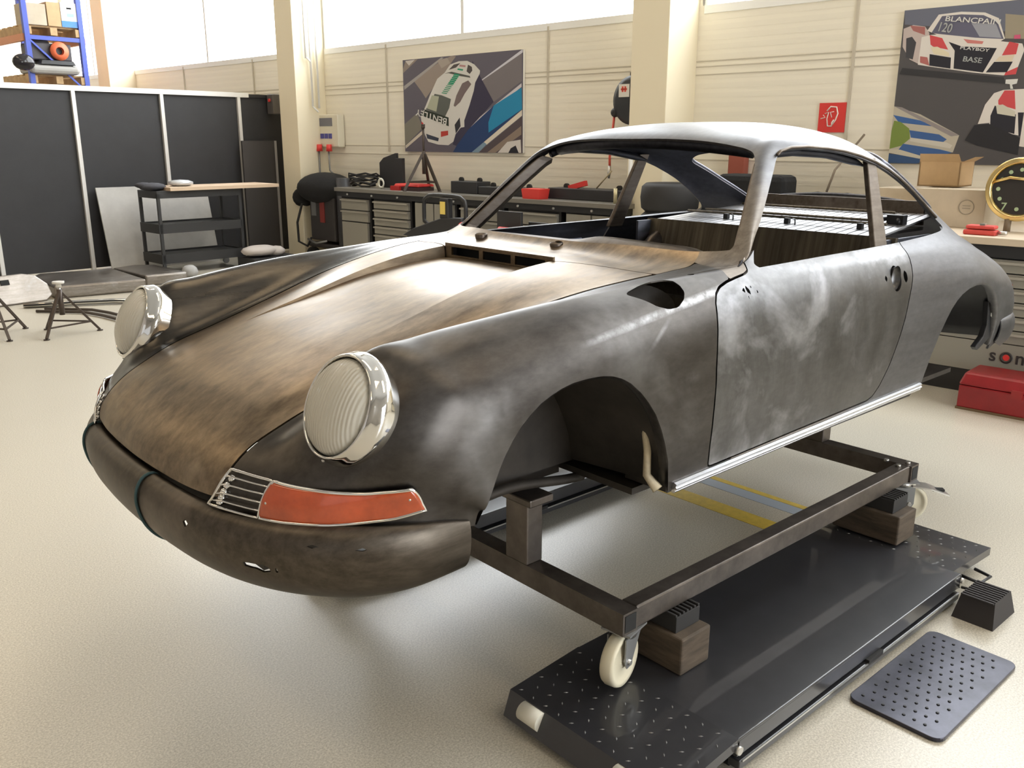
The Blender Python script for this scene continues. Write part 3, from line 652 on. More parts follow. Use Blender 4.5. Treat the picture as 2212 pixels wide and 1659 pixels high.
dash = ds.build('dashboard', STEEL_PIL, car, recalc=False); so = dash.modifiers.new('t', 'SOLIDIFY'); so.thickness = .004
for i in range(3): MB().box(-.645+i*.012, -.640+i*.012, .165-.01*i, .225-.01*i, .9105-i*.002, .9135-i*.002).build('dash_vent_slot', BLACKGAP, dash)
# wheel wells: vault and inner wall
def well(P_, s_, y_in, y_out, nm, m, zlow):
    P_ = [(x, max(z, .275 if P_ is ARCH_F else .385)) for x, z in P_]
    b = MB(); k = len(P_); sc_ = 1.03; cx = np.mean([q[0] for q in P_])
    o_ = [((x-cx)*sc_+cx, y_out*s_, z*1.012) for x, z in P_]; i_ = [((x-cx)*.97+cx, y_in*s_, max(zlow, z*.97)) for x, z in P_]
    b.raw(o_+i_, [(j, j+1, k+j+1, k+j) for j in range(k-1)], smooth=True)
    b.raw(i_, [tuple(range(k))]); return b.build(nm, m, car, recalc=False)
for s_ in (1, -1):
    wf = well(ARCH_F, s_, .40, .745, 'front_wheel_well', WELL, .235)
    b = MB(); b.tube([(-.225, .690*s_, .590), (-.258, .690*s_, .545), (-.292, .700*s_, .475), (-.303, .708*s_, .38), (-.305, .708*s_, .31), (-.31, .745*s_, .276)], [.003, .007, .010, .011, .012, .016], 8); b.build('sealer_strip', SEAL, wf)
    b = MB(); b.tube([(x, .40*s_+.03*s_, .24+.02*math.cos(x*9)) for x in np.linspace(-.33, .34, 20)], .016, 8); b.build('well_flange', WELL, wf)
    MB().box(-.352, -.337, min(.60*s_, .752*s_), max(.60*s_, .752*s_), .262, .62).build('closing_panel', WELL, wf)
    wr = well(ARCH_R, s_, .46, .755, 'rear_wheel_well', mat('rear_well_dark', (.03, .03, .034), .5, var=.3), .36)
    b = MB(); b.tube([(-1.93, .5*s_, .40), (-2.05, .5*s_, .385), (-2.5, .5*s_, .38)], .03, 8); b.build('torsion_tube', BLKF, wr)
# bracket hanging behind the rear wheel arch
b = MB(); b.prism([(-2.50, .56), (-2.575, .55), (-2.60, .43), (-2.57, .39), (-2.45, .350), (-2.425, .368), (-2.495, .405), (-2.52, .45)], .735, .760); b.build('bumper_bracket', BLKF, car, bevel=.004)
MB().cyl((-2.548, .763, .50), .016, .006, 'y').build('bracket_bolt', ZINC, car)
# ---- aluminium sill trims
for s_ in (1, -1):
    b = MB(); prof = [(0, 0), (.010, .001), (.013, .006), (.010, .009), (.016, .011), (.018, .016), (.013, .019), (.015, .021), (.017, .027), (.008, .031), (0, .031)]
    n = 26; xs = np.linspace(-.345, -1.872, n); vs = []
    for x in xs:
        z0 = float(np.interp(-x, [.345, 1.87], [.264, .282])); yb = side_at(x, z0+.02).y-.002
        vs += [(x, (yb+o_)*s_, z0+h_) for o_, h_ in prof]
    k = len(prof); fs = [(i*k+j, i*k+(j+1) % k, (i+1)*k+(j+1) % k, (i+1)*k+j) for i in range(n-1) for j in range(k)]+[tuple(range(k)), tuple((n-1)*k+j for j in range(k))[::-1]]
    b.raw(vs, fs); tr = b.build('sill_trim', ALU, car)
    MB().box(-1.86, -.35, min(.738*s_, .748*s_), max(.738*s_, .748*s_), .255, .268).build('trim_backing', BLKF, tr)
# ---- bumpers
def bumper(path, prof, nm, m, holes=(), taper=1.0):
    pts = np.array(path, float); d = np.r_[0, np.cumsum(np.linalg.norm(np.diff(pts[:, :2], axis=0), axis=1))]
    S_ = np.linspace(0, d[-1], 130); q = _sp1(d, pts, S_); tn = np.gradient(q[:, :2], axis=0); tn /= np.linalg.norm(tn, axis=1, keepdims=True); nr_ = np.c_[tn[:, 1], -tn[:, 0]]
    pr = np.array(prof, float); dp = np.r_[0, np.cumsum(np.linalg.norm(np.diff(pr, axis=0), axis=1))]; PR = _sp1(dp, pr, np.linspace(0, dp[-1], 34))
    G_ = np.zeros((len(S_), len(PR), 3)); e_ = np.minimum(S_, S_[-1]-S_)/.38; tp = np.clip(1-e_, 0, 1)**1.6*taper; pz = PR[0, 1]
    G_[:, :, :2] = q[:, None, :2]+nr_[:, None, :]*(PR[None, :, :1]*(1-.75*tp)[:, None, None]); G_[:, :, 2] = q[:, None, 2]+pz+(PR[None, :, 1]-pz)*(1-.40*taper*np.clip(1-np.minimum(S_, S_[-1]-S_)/.30, 0, 1)**2)[:, None]
    du = np.gradient(G_, axis=0); dv = np.gradient(G_, axis=1); N = np.cross(dv, du); N /= np.linalg.norm(N, axis=2, keepdims=True)
    if (N[:, 12, :2]*nr_).sum() < 0: N = -N
    nr, nc = G_.shape[:2]; idx = np.arange(nr*nc).reshape(nr, nc); F = np.stack([idx[:-1, :-1], idx[1:, :-1], idx[1:, 1:], idx[:-1, 1:]], 2).reshape(-1, 4); V = G_.reshape(-1, 3)
    a, b_, c = V[F[:, 0]], V[F[:, 1]], V[F[:, 2]]
    if (np.cross(b_-a, c-a)*N.reshape(-1, 3)[F[:, 0]]).sum() < 0: F = F[:, ::-1]
    s = Surf(V, N.reshape(-1, 3), np.zeros((len(V), 1)), [tuple(f) for f in F.tolist()])
    for h_ in holes: s = clip(s, h_)
    return shell(nm, s, .005, m, car), G_
half = [(.845, 0), (.838, .2), (.826, .32), (.802, .43), (.77, .515), (.73, .585), (.668, .657), (.59, .708), (.50, .742), (.44, .752), (.385, .758)]
zt = [0, 0, 0, 0, 0, 0, 0, -.004, -.014, -.024, -.036]
path = [(x, -y, z) for (x, y), z in zip(half[::-1], zt[::-1])]+[(x, y, z) for (x, y), z in zip(half[1:], zt[1:])]
PROF = [(-.014, .422), (.004, .434), (.026, .428), (.042, .408), (.049, .38), (.046, .345), (.030, .300), (.0, .262), (-.045, .236), (-.085, .222)]
hl = [ell((.806, .541, .337), [(-.5, .86, 0), (0, 0, 1), (.86, .5, 0)], (.036, .007, .05)), ell((.795, .562, .335), [(-.5, .86, .1), (0, 0, 1), (.86, .5, 0)], (.020, .011, .05)), ell((.777, .594, .336), [(-.5, .86, 0), (0, 0, 1), (.86, .5, 0)], (.008, .007, .05)),
      ell((.871, .343, .389), [(-.3, .95, 0), (0, 0, 1), (.95, .3, 0)], (.011, .009, .05)), ell((.727, .661, .400), [(-.75, .66, 0), (0, 0, 1), (.66, .75, 0)], (.013, .004, .05)), ell((.647, .723, .391), [(-.8, .6, 0), (0, 0, 1), (.6, .8, 0)], (.014, .005, .05)), ell((.842, .46, .375), [(-.4, .9, 0), (0, 0, 1), (.9, .4, 0)], (.011, .005, .05))]
bump, BG = bumper(path, PROF, 'front_bumper', BUMP, hl)
for y_ in (.105, -.43):
    i = np.argmin(np.abs(BG[:, 10, 1]-y_)); MB().tube([tuple(BG[i, j]+np.array([.004, 0, .002])) for j in range(0, 34, 1)]+[tuple(BG[i, 33]+np.array([-.03, 0, .0]))], .004, 7).build('sealing_cord', BLUEG, bump)
rhalf = [(-3.16, 0), (-3.15, .2), (-3.12, .36), (-3.07, .52), (-2.99, .625), (-2.88, .70), (-2.76, .745), (-2.63, .765)]
rpath = [(x, y, 0) for x, y in rhalf[::-1]]+[(x, -y, 0) for x, y in rhalf[1:]]
bumper(rpath, [(-.01, .455), (.01, .468), (.035, .46), (.05, .43), (.05, .39), (.03, .34), (-.01, .30)], 'rear_bumper', STEEL_SHELL)
# ---- headlights
GLASS = bpy.data.materials.new('headlight_glass'); GLASS.use_nodes = True
_b = GLASS.node_tree.nodes['Principled BSDF']; _b.inputs['Base Color'].default_value = (.95, .92, .82, 1); _b.inputs['Roughness'].default_value = .10
_b.inputs['Transmission Weight'].default_value = .42; _b.inputs['IOR'].default_value = 1.25
_nt = GLASS.node_tree; _tc = _nt.nodes.new('ShaderNodeTexCoord'); _wv = _nt.nodes.new('ShaderNodeTexWave'); _wv.inputs['Scale'].default_value = 34; _wv.bands_direction = 'X'; _wv.inputs['Distortion'].default_value = 0
_nt.links.new(_tc.outputs['Object'], _wv.inputs['Vector']); _bp = _nt.nodes.new('ShaderNodeBump'); _bp.inputs['Strength'].default_value = .35; _bp.inputs['Distance'].default_value = .004
_nt.links.new(_wv.outputs['Fac'], _bp.inputs['Height']); _nt.links.new(_bp.outputs[0], _b.inputs['Normal'])
REFL = mat('reflector', (.88, .85, .74), .35, .6)
for s_ in (1, -1):
    zax = Vector((.912, .055*s_, .40)).normalized(); xax = Vector((0, 1, 0)).cross(zax).normalized(); yax = zax.cross(xax)
    hd = bpy.data.objects.new('headlight', None); C.objects.link(hd); hd.parent = car
    hd.matrix_local = Matrix.Translation((.612, .613*s_, .672)) @ Matrix((( yax.x, xax.x, zax.x, 0), (yax.y, xax.y, zax.y, 0), (yax.z, xax.z, zax.z, 0), (0, 0, 0, 1)))
    # ring: local z looks out of the lamp
    MB().lathe([(.118, -.060), (.1235, -.034), (.1262, -.020), (.1255, -.013), (.1215, -.006), (.1165, .006), (.1125, .015), (.1095, .017), (.1065, .014), (.105, .004), (.108, -.006)], 64, M=Matrix.Diagonal((1, 1.02, 1, 1))).build('ring', CHROME, hd)
    MB().lathe([(.0, .052), (.02, .0512), (.045, .047), (.07, .039), (.088, .0295), (.100, .0185), (.1065, .010), (.104, .006), (.086, .024), (.068, .034), (.043, .042), (.02, .0465), (.0, .047)], 56).build('lens', GLASS, hd)
    MB().lathe([(.104, .006), (.098, -.010), (.085, -.030), (.06, -.045), (.03, -.054), (.0, -.056)], 40).build('reflector', REFL, hd)
    b = MB(); b.cyl((0, 0, -.035), .011, .03, n=14); b.build('bulb', CHROME, hd)
    MB().cyl((0, .118, .002), .005, .006, n=10).build('ring_screw', ZINC, hd)
# ---- turn signals, wrapped round the fender corners
LENS = mat('amber_lens', (.46, .072, .018), .12, 0, spec=.6, coat=.5, var=.25, vscale=14)
LENS.node_tree.nodes['Principled BSDF'].inputs['Transmission Weight'].default_value = .12
def u_at(v, z):
    j = float(np.interp(v, VC, np.arange(len(VC)))); j0 = min(int(j), len(VC)-2); col = (H[:60, j0, 2]*(1-j+j0)+H[:60, j0+1, 2]*(j-j0)); return np.interp(z, col, UR[:60])
def _vec(fn):
    return lambda v: np.array([fn(q) for q in np.atleast_1d(v)])[0] if np.ndim(v) == 0 else np.array([fn(q) for q in v])
sig_lo = lambda v: float(u_at(float(v), float(np.interp(v, [2.6, 5.1, 7.0, 8.4, 9.15], [.440, .434, .433, .441, .452]))))
sig_hi = lambda v: float(u_at(float(v), float(np.interp(v, [2.6, 2.95, 3.3, 5.4, 6.8, 7.6, 8.4, 8.65, 9.2], [.475, .503, .514, .512, .505, .504, .509, .510, .510]))))
def strip_pts(va, vb, t, off, s_, n=30):
    """line along the signal at height fraction t from column va to vb"""
    out = []
    for v in np.linspace(va, vb, n): out.append(SP(float(sig_lo(v)*(1-t)+sig_hi(v)*t), float(v), off, s_))
    return out
for s_ in (1, -1):
    sg = bpy.data.objects.new('turn_signal', None); C.objects.link(sg); sg.parent = car
    # lens grid, slanted ends: inner end leans, outer end leans back
    def grid(va0, va1, vb0, vb1, off0, off1, nm, m, nu=44, nt_=10, crown=.006):
        vs = []
        for i in range(nu+1):
            for j in range(nt_+1):
                t = j/nt_; va = va0*(1-t)+va1*t; vb = vb0*(1-t)+vb1*t; v = va+(vb-va)*i/nu
                vs.append(SP(float(sig_lo(v)*(1-t)+sig_hi(v)*t), float(v), off0+crown*math.sin(PI*t)**.6, s_))
        fs = [(i*(nt_+1)+j, (i+1)*(nt_+1)+j, (i+1)*(nt_+1)+j+1, i*(nt_+1)+j+1) for i in range(nu) for j in range(nt_)]
        b = MB(); b.raw(vs, fs, smooth=True); o = b.build(nm, m, sg, recalc=True)
        md = o.modifiers.new('t', 'SOLIDIFY'); md.thickness = .006; md.offset = 0; return o
    grid(5.12, 5.45, 9.12, 8.42, .010, 0, 'lens', LENS)
    grid(2.66, 3.3, 5.05, 5.38, -.004, 0, 'grille_recess', mat('grille_dark', (.02, .02, .02), .5), crown=0)
    def edge(va, vb):
        lo = strip_pts(va[0], vb[0], 0, .012, s_); hi2 = strip_pts(va[1], vb[1], 1, .012, s_)
        l = [SP(float(sig_lo(v)*(1-t)+sig_hi(v)*t), float(v), .012, s_) for t, v in [(k/8, va[0]*(1-k/8)+va[1]*k/8) for k in range(1, 8)]]
        r = [SP(float(sig_lo(v)*(1-t)+sig_hi(v)*t), float(v), .012, s_) for t, v in [(k/8, vb[0]*(1-k/8)+vb[1]*k/8) for k in range(1, 8)]]
        return lo+r+hi2[::-1]+l[::-1]
    MB().tube(edge((5.12, 5.45), (9.12, 8.42)), .0042, 8, closed=True).build('chrome_frame', CHROME, sg)
    gr = MB(); gr.tube(edge((2.66, 3.3), (5.06, 5.40)), .0034, 8, closed=True)
    for t in (.2, .42, .64, .84): gr.tube(strip_pts(2.66*(1-t)+3.3*t, 5.06*(1-t)+5.40*t, t, .012, s_, 14), .0022, 6)
    for k in range(5):
        t = .15+k*.17; v = 2.66*(1-t)+3.3*t; p_ = SP(float(sig_lo(v)*(1-t)+sig_hi(v)*t), v+.28, .004, s_); gr.sphere(p_, .010, 6, 4, (1, 1.2, .8))
    gr.build('chrome_grille', CHROME, sg)
    for v, t in ((5.42, .45), (8.55, .55)):
        p_ = SP(float(sig_lo(v)*(1-t)+sig_hi(v)*t), v, .0165, s_); MB().sphere(p_, .004, 8, 6).build('lens_screw', ZINC, sg)
# tail lamps
for s_ in (1, -1):
    b = MB(); pts = [(-2.86, .722), (-2.93, .690), (-3.0, .645), (-3.05, .58)]
    for (x0, y0), (x1, y1) in zip(pts[:-1], pts[1:]): b.raw([(x0, y0*s_, .50), (x1, y1*s_, .50), (x1, y1*s_, .59), (x0, y0*s_, .59), (x0+.03, (y0-.02)*s_, .50), (x1+.03, (y1-.02)*s_, .50), (x1+.03, (y1-.02)*s_, .59), (x0+.03, (y0-.02)*s_, .59)], [(0, 1, 2, 3), (7, 6, 5, 4), (3, 2, 6, 7), (0, 4, 5, 1), (0, 3, 7, 4), (1, 5, 6, 2)])
    b.build('tail_lamp', LENS, car)
# ---------------------------------------------------------------- the hall
def floor_mat():
    m = bpy.data.materials.new('epoxy_floor'); m.use_nodes = True; nt = m.node_tree; b = nt.nodes['Principled BSDF']; L = nt.links.new
    tc = nt.nodes.new('ShaderNodeTexCoord')
    def noise(s, d=5, r=.6):
        n = nt.nodes.new('ShaderNodeTexNoise'); n.inputs['Scale'].default_value = s; n.inputs['Detail'].default_value = d; n.inputs['Roughness'].default_value = r; L(tc.outputs['Object'], n.inputs['Vector']); return n.outputs['Fac']
    def rng(src, a, b_, c, d):
        r = nt.nodes.new('ShaderNodeMapRange'); r.inputs['From Min'].default_value = a; r.inputs['From Max'].default_value = b_; r.inputs['To Min'].default_value = c; r.inputs['To Max'].default_value = d; L(src, r.inputs['Value']); return r.outputs[0]
    def mix(f, A, B):
        x = nt.nodes.new('ShaderNodeMix'); x.data_type = 'RGBA'; L(f, x.inputs['Factor'])
        for s, v in (('A', A), ('B', B)):
            if isinstance(v, tuple): x.inputs[s].default_value = (*v, 1)
            else: L(v, x.inputs[s])
        return x.outputs['Result']
    speck = noise(170, 2, .8); cloud = noise(.9, 5); spot = noise(7, 7, .75)
    c = mix(rng(speck, .36, .64, 0, 1), (.38, .345, .275), (.66, .615, .52))
    c = mix(rng(cloud, .1, .9, 0, .4), c, (.62, .58, .49))
    L(c, b.inputs['Base Color']); b.inputs['Roughness'].default_value = .29; b.inputs['Specular IOR Level'].default_value = .55
    bp = nt.nodes.new('ShaderNodeBump'); bp.inputs['Strength'].default_value = .03; bp.inputs['Distance'].default_value = .002; L(speck, bp.inputs['Height']); L(bp.outputs[0], b.inputs['Normal'])
    return m
def struct(mb, name, m=None, bevel=0):
    o = mb.build(name, m, None, bevel); o.matrix_world = RM; o['kind'] = 'structure'; return o
A0, A1, B0, B1, ZC = -5.2, 7.4, -6.6, 19.0, 6.5
struct(MB().box(A0, A1+.3, B0, B1, -.05, 0), 'floor', floor_mat())
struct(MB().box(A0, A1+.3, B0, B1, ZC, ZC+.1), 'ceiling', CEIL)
wb = MB().use(CREAM); wb.box(A1, A1+.25, B0, B1, 0, WZ0); wb.box(A1, A1+.25, B0, B1, WZ1, ZC)
edges = [B0]+[v for bb in BAYS for v in bb]+[B1]
for i in range(0, len(edges), 2): wb.box(A1, A1+.25, edges[i], edges[i+1], WZ0, WZ1)
# sandwich-panel joints and thin ribs of the wall cladding
GRV = mat('panel_joint', (.56, .51, .42), .8)
rib = mat('cream_rib', (.845, .80, .69), .55)
wb.use(rib)
for z in np.arange(.12, WZ0, .083): wb.box(A1-.0015, A1, B0, B1, z, z+.045)
wb.use(GRV)
for z in (1.395, 1.50, 2.145, 2.215, 2.262, .85): wb.box(A1-.006, A1, B0, B1, z, z+.009)
for b in (9.11, 6.45, 3.19, 12.2, 14.3, .9): wb.box(A1-.014, A1, b-.012, b+.012, 1.43, WZ0)
struct(wb, 'wall_back')
struct(MB().box(A0, A1, B1, B1+.2, 0, ZC), 'wall_left', CREAM)
struct(MB().box(A0, 1.0, B0-.2, B0, 0, ZC).box(4.0, A1, B0-.2, B0, 0, ZC).box(1.0, 4.0, B0-.2, B0, 4.0, ZC), 'wall_right', mat('right_wall_paint', (.34, .32, .29), .7))
struct(MB().box(A0-.2, A0, B0, B1, 0, ZC), 'wall_front', mat('front_wall_paint', (.30, .27, .24), .7))
GLS = bpy.data.materials.new('window_glass'); GLS.use_nodes = True; _n = GLS.node_tree; _n.nodes.remove(_n.nodes['Principled BSDF'])
_t = _n.nodes.new('ShaderNodeBsdfTransparent'); _g = _n.nodes.new('ShaderNodeBsdfGlossy'); _x = _n.nodes.new('ShaderNodeMixShader'); _g.inputs['Roughness'].default_value = .02; _x.inputs[0].default_value = .08
_n.links.new(_t.outputs[0], _x.inputs[1]); _n.links.new(_g.outputs[0], _x.inputs[2]); _n.links.new(_x.outputs[0], _n.nodes['Material Output'].inputs[0])
for i, (b0, b1) in enumerate(BAYS):
    f = MB().use(WHITE); f.box(A1-.01, A1+.07, b0, b1, WZ0-.04, WZ0+.03); f.box(A1+.0, A1+.07, b0, b1, WZ1-.05, WZ1)
    n = max(2, int((b1-b0)/1.8))
    for k in range(n+1): y = b0+(b1-b0)*k/n; f.box(A1+.0, A1+.07, y-.025, y+.025, WZ0, WZ1)
    f.use(GLS)
    f.box(A1+.03, A1+.036, b0, b1, WZ0, WZ1)
    struct(f, 'window_%d' % (i+1))
for i, (b0, b1) in enumerate(((4.655, 5.05), (10.43, 10.83), (16.05, 16.5), (-1.35, -.95))):
    struct(MB().box(6.93, A1, b0, b1, 0, ZC), 'trim_%d' % (i+1), CREAMC, bevel=.006)
# ceiling lamps (white trough fittings)
for a in (-2.0, 3.2):
    for b in (-2.5, 3.0, 8.5, 14.0):
        t = thing('ceiling_lamp', 'long white fluorescent trough lamp under the hall ceiling', 'lamp', RT(a, b, 6.36), 'trough lamps under the ceiling')
        MB().box(-.17, .17, -1.5, 1.5, 0, .14).build('housing', WHITE, t)
# conduits and cables on the far left column
t = thing('conduit', 'thin white cable conduits running down the cream column beside the distribution box', 'pipe', RT(7.2, 10.38))
b = MB()
for x, y, z0 in ((-.05, 0, 2.0), (.05, 0, 1.98), (-.12, .0, 2.6)): b.tube([(x, y, z0), (x, y, 6.4)], .014, 8)
b.tube([(-.12, 0, 2.62), (-.05, -.0, 2.56), (-.05, 0, 2.0), (.0, -.05, 1.93)], .012, 8); b.build('pipe_run', WHITE, t)
t = thing('distribution_box', 'cream electrical distribution box with blue sockets on the wall', 'electrical box', RT(7.28, 10.05, 1.48))
b = MB(); b.box(0, .11, -.02, .56, 0, .42); b.build('housing', mat('box_beige', (.72, .68, .56), .5), t, bevel=.012)
MB().box(-.006, 0, .10, .48, .27, .375).build('cover_window', mat('smoked_cover', (.16, .16, .20), .3), t)
for k in range(4): MB().box(-.012, 0, .12+.09*k, .185+.09*k, .11, .175).build('socket', mat('socket_blue', (.06, .06, .30), .4), t)
for y in (.14, .36): 
    o = MB().cyl((-.04, y, -.01), .042, .09, 'z', 16, .034).build('cee_plug', REDP, t)
MB().tube([(-.05, .14, -.05), (-.05, .13, -.3), (.0, .05, -.40)], .012, 6).build('power_cable', GREYM, t)
MB().tube([(-.05, .36, -.05), (-.04, .38, -.4), (-.05, .42, -.5)], .012, 6).build('power_cable', GREYM, t)
MB().tube([(-.03, .42, .03), (-.08, .62, -.02), (-.1, .75, .02), (-.2, .98, .20)], .010, 6).build('power_cable', GREYM, t)
# ---------------------------------------------------------------- framed race prints
def print_board(name, label, M, wd, ht, quads, group=None, th=.03):
    t = thing(name, label, 'picture', M, group)
    MB().box(0, th, 0, wd, 0, ht).build('board', mat('board_edge', (.70, .68, .62), .6), t)
    b = MB()
    for lay, (poly, col, mn) in enumerate(quads):
        m = mat('print_'+mn, col, .55, spec=.2); b.use(m)
        vs = [(-.0008-.00012*lay, wd*(1-s), ht*q) for s, q in poly]; b.raw(vs, [tuple(range(len(vs)))])
    return t, b
def qm(TL, TR, BL, BR):
    """photo-crop pixels -> picture fractions"""
    def f(x, y):
        s, q = .5, .5
        for _ in range(12):
            L_ = (TL[0]*q+BL[0]*(1-q), TL[1]*q+BL[1]*(1-q)); R_ = (TR[0]*q+BR[0]*(1-q), TR[1]*q+BR[1]*(1-q))
            s = (x-L_[0])/(R_[0]-L_[0]); T_ = TL[1]*(1-s)+TR[1]*s; B_ = BL[1]*(1-s)+BR[1]*s; q = (B_-y)/(B_-T_)
        return (min(1, max(0, s)), min(1, max(0, q)))
    return f
def poly_of(f, pts): return [f(x, y) for x, y in pts]
f1 = qm((195, 300), (1805, 150), (215, 1520), (1780, 1560)); P = lambda *p: poly_of(f1, p)
W1, H1 = 1.985, 1.07
q1 = [(P((195, 300), (1805, 150), (1780, 1560), (215, 1520)), (.135, .125, .155), 'asphalt'),
 (P((240, 310), (420, 285), (200, 470), (198, 420)), (.30, .25, .22), 'tan_road'), (P((235, 310), (380, 290), (290, 370)), (.62, .58, .55), 'pale_line'),
 (P((350, 560), (760, 300), (900, 230), (960, 240), (530, 800), (470, 710)), (.32, .27, .24), 'tan_kerb'), (P((210, 640), (760, 255), (790, 262), (215, 690)), (.38, .36, .36), 'grey_line'),
 (P((700, 300), (840, 260), (880, 330), (760, 400)), (.40, .35, .31), 'tan_patch'),
 (P((1280, 560), (1790, 155), (1803, 150), (1800, 190), (1320, 565)), (.60, .60, .66), 'lane_line'), (P((1300, 560), (1790, 200), (1785, 570), (1440, 850)), (.20, .18, .19), 'warm_asphalt'),
 (P((200, 1150), (400, 1000), (480, 1200), (215, 1440)), (.22, .21, .18), 'olive_asphalt'), (P((220, 1440), (470, 1240), (475, 1285), (225, 1480)), (.62, .56, .48), 'cream_line'),
 (P((1040, 1240), (1780, 600), (1780, 650), (1020, 1290)), (.60, .57, .60), 'lane_line_lower'), (P((900, 1540), (1040, 1290), (1440, 900), (1780, 660), (1782, 950), (1150, 1540)), (.03, .06, .16), 'navy_paint'),
 (P((1440, 900), (1780, 660), (1782, 950), (1370, 1270), (1370, 1130)), (.03, .25, .45), 'cyan_paint'), (P((1310, 1400), (1782, 960), (1780, 1040), (1340, 1440)), (.72, .66, .56), 'kerb_cream'), (P((1150, 1540), (1310, 1400), (1345, 1430), (1240, 1545)), (.22, .32, .42), 'kerb_blue'),
 (P((1240, 1545), (1780, 1050), (1780, 1560), (1250, 1555)), (.10, .08, .09), 'dark_corner'), (P((1350, 1545), (1770, 1180), (1770, 1300), (1450, 1550)), (.27, .21, .17), 'brown_kerb'), (P((1480, 1550), (1600, 1400), (1760, 1370), (1765, 1555)), (.68, .64, .60), 'white_arch'), (P((1610, 1555), (1640, 1490), (1700, 1450), (1735, 1555)), (.03, .03, .04), 'black_tyre'),
 (P((1180, 300), (1290, 540), (1440, 850), (1100, 1240), (950, 1450), (900, 1430), (1100, 700)), (.055, .05, .085), 'car_shadow'),
 (P((800, 460), (880, 350), (1000, 305), (1110, 300), (1200, 345), (1275, 430), (1270, 470), (1210, 590), (1190, 700), (1130, 900), (1060, 1100), (1060, 1190), (1010, 1200), (940, 1290), (910, 1390), (840, 1440), (700, 1430), (560, 1390), (510, 1290), (470, 1150), (455, 1050), (530, 900), (600, 740), (700, 540)), (.66, .65, .62), 'car_white'),
 (P((860, 420), (930, 350), (1020, 330), (960, 390)), (.09, .08, .08), 'vent_left'), (P((1120, 350), (1170, 380), (1175, 430), (1140, 475), (1100, 440)), (.09, .08, .08), 'vent_right'),
 (P((800, 470), (900, 445), (1140, 500), (1150, 525), (1000, 500), (860, 465)), (.10, .10, .09), 'front_slit'),
 (P((920, 900), (960, 760), (1040, 600), (1120, 560), (1160, 610), (1070, 740), (1010, 850), (940, 915)), (.19, .15, .15), 'side_glass'), (P((660, 740), (760, 760), (885, 810), (860, 930), (800, 1050), (530, 950), (600, 850)), (.12, .13, .12), 'rear_glass'), (P((620, 760), (720, 775), (680, 980), (545, 935)), (.42, .44, .34), 'glass_glare'),
 (P((930, 1160), (1000, 1060), (1010, 1180), (945, 1280)), (.04, .04, .05), 'rear_tyre'), (P((530, 1280), (710, 1340), (700, 1385), (545, 1345)), (.05, .06, .09), 'rear_grille'),
 (P((740, 1250), (840, 1240), (840, 1300), (740, 1325)), (.48, .06, .05), 'tail_light'), (P((465, 1110), (495, 1140), (485, 1165), (468, 1155)), (.55, .05, .05), 'tail_light_far'),
 (P((1010, 350), (1090, 360), (1085, 385), (1005, 375)), (.45, .25, .25), 'number_tag'), (P((455, 930), (850, 1060), (850, 1180), (440, 1020), (520, 960)), (.035, .045, .035), 'wing')]
for k in range(15):
    t_ = k/14; x, y = 990+(770-990)*t_, 400+(720-400)*t_; h_ = 20 if k < 9 else 10; g_ = (.03+.2*max(0, t_-.6), .30+.15*max(0, t_-.6), .17+.2*max(0, t_-.6))
    if 1 <= k <= 2: continue
    q1.append((P((x-5, y), (x+68, y+12), (x+60, y+12+h_), (x-12, y+h_)), g_, 'green_bar_%d' % min(k, 1)))
pt, b = print_board('race_print', 'print of a white racing car seen from above, over the long workbench', RT(7.365, 6.78, 1.435), W1, H1, q1)
lc = mat('print_letter', (.70, .70, .68), .6); b.use(lc)
# the lettering on the wing reads upside down
def letters(txt, f, p0, p1, hpx, b, W_, H_, lay, m, flip=False):
    s0, q0 = f(*p0); s1, q1_ = f(*p1); A_ = Vector((0, W_*(1-s0), H_*q0)); B_ = Vector((0, W_*(1-s1), H_*q1_)); d = B_-A_; Lg = d.length; X = d.normalized(); N_ = Vector((-1, 0, 0)); Y = N_.cross(X)
    cu = bpy.data.curves.new('t', 'FONT'); cu.body = txt; cu.size = 1; cu.offset = .02; cu.resolution_u = 3; o = bpy.data.objects.new('t', cu); C.objects.link(o); bpy.context.view_layer.update(); wt = max(o.dimensions.x, .01); bpy.data.objects.remove(o); bpy.data.curves.remove(cu)
    k = Lg/wt; hk = hpx
    M = Matrix(((X.x*k, Y.x*hk, N_.x, A_.x-.0008-.00012*lay), (X.y*k, Y.y*hk, N_.y, A_.y), (X.z*k, Y.z*hk, N_.z, A_.z), (0, 0, 0, 1)))
    b.use(m); text_shape(txt, 1, M, b, extrude=0)
letters('BENTLEY', f1, (835, 1080), (395, 945), .105, b, W1, H1, 44, lc)
b.build('printed_picture', None, pt, recalc=False)
f2 = qm((250, 100), (1399, -2), (85, 1575), (1399, 1606)); P = lambda *p: poly_of(f2, p)
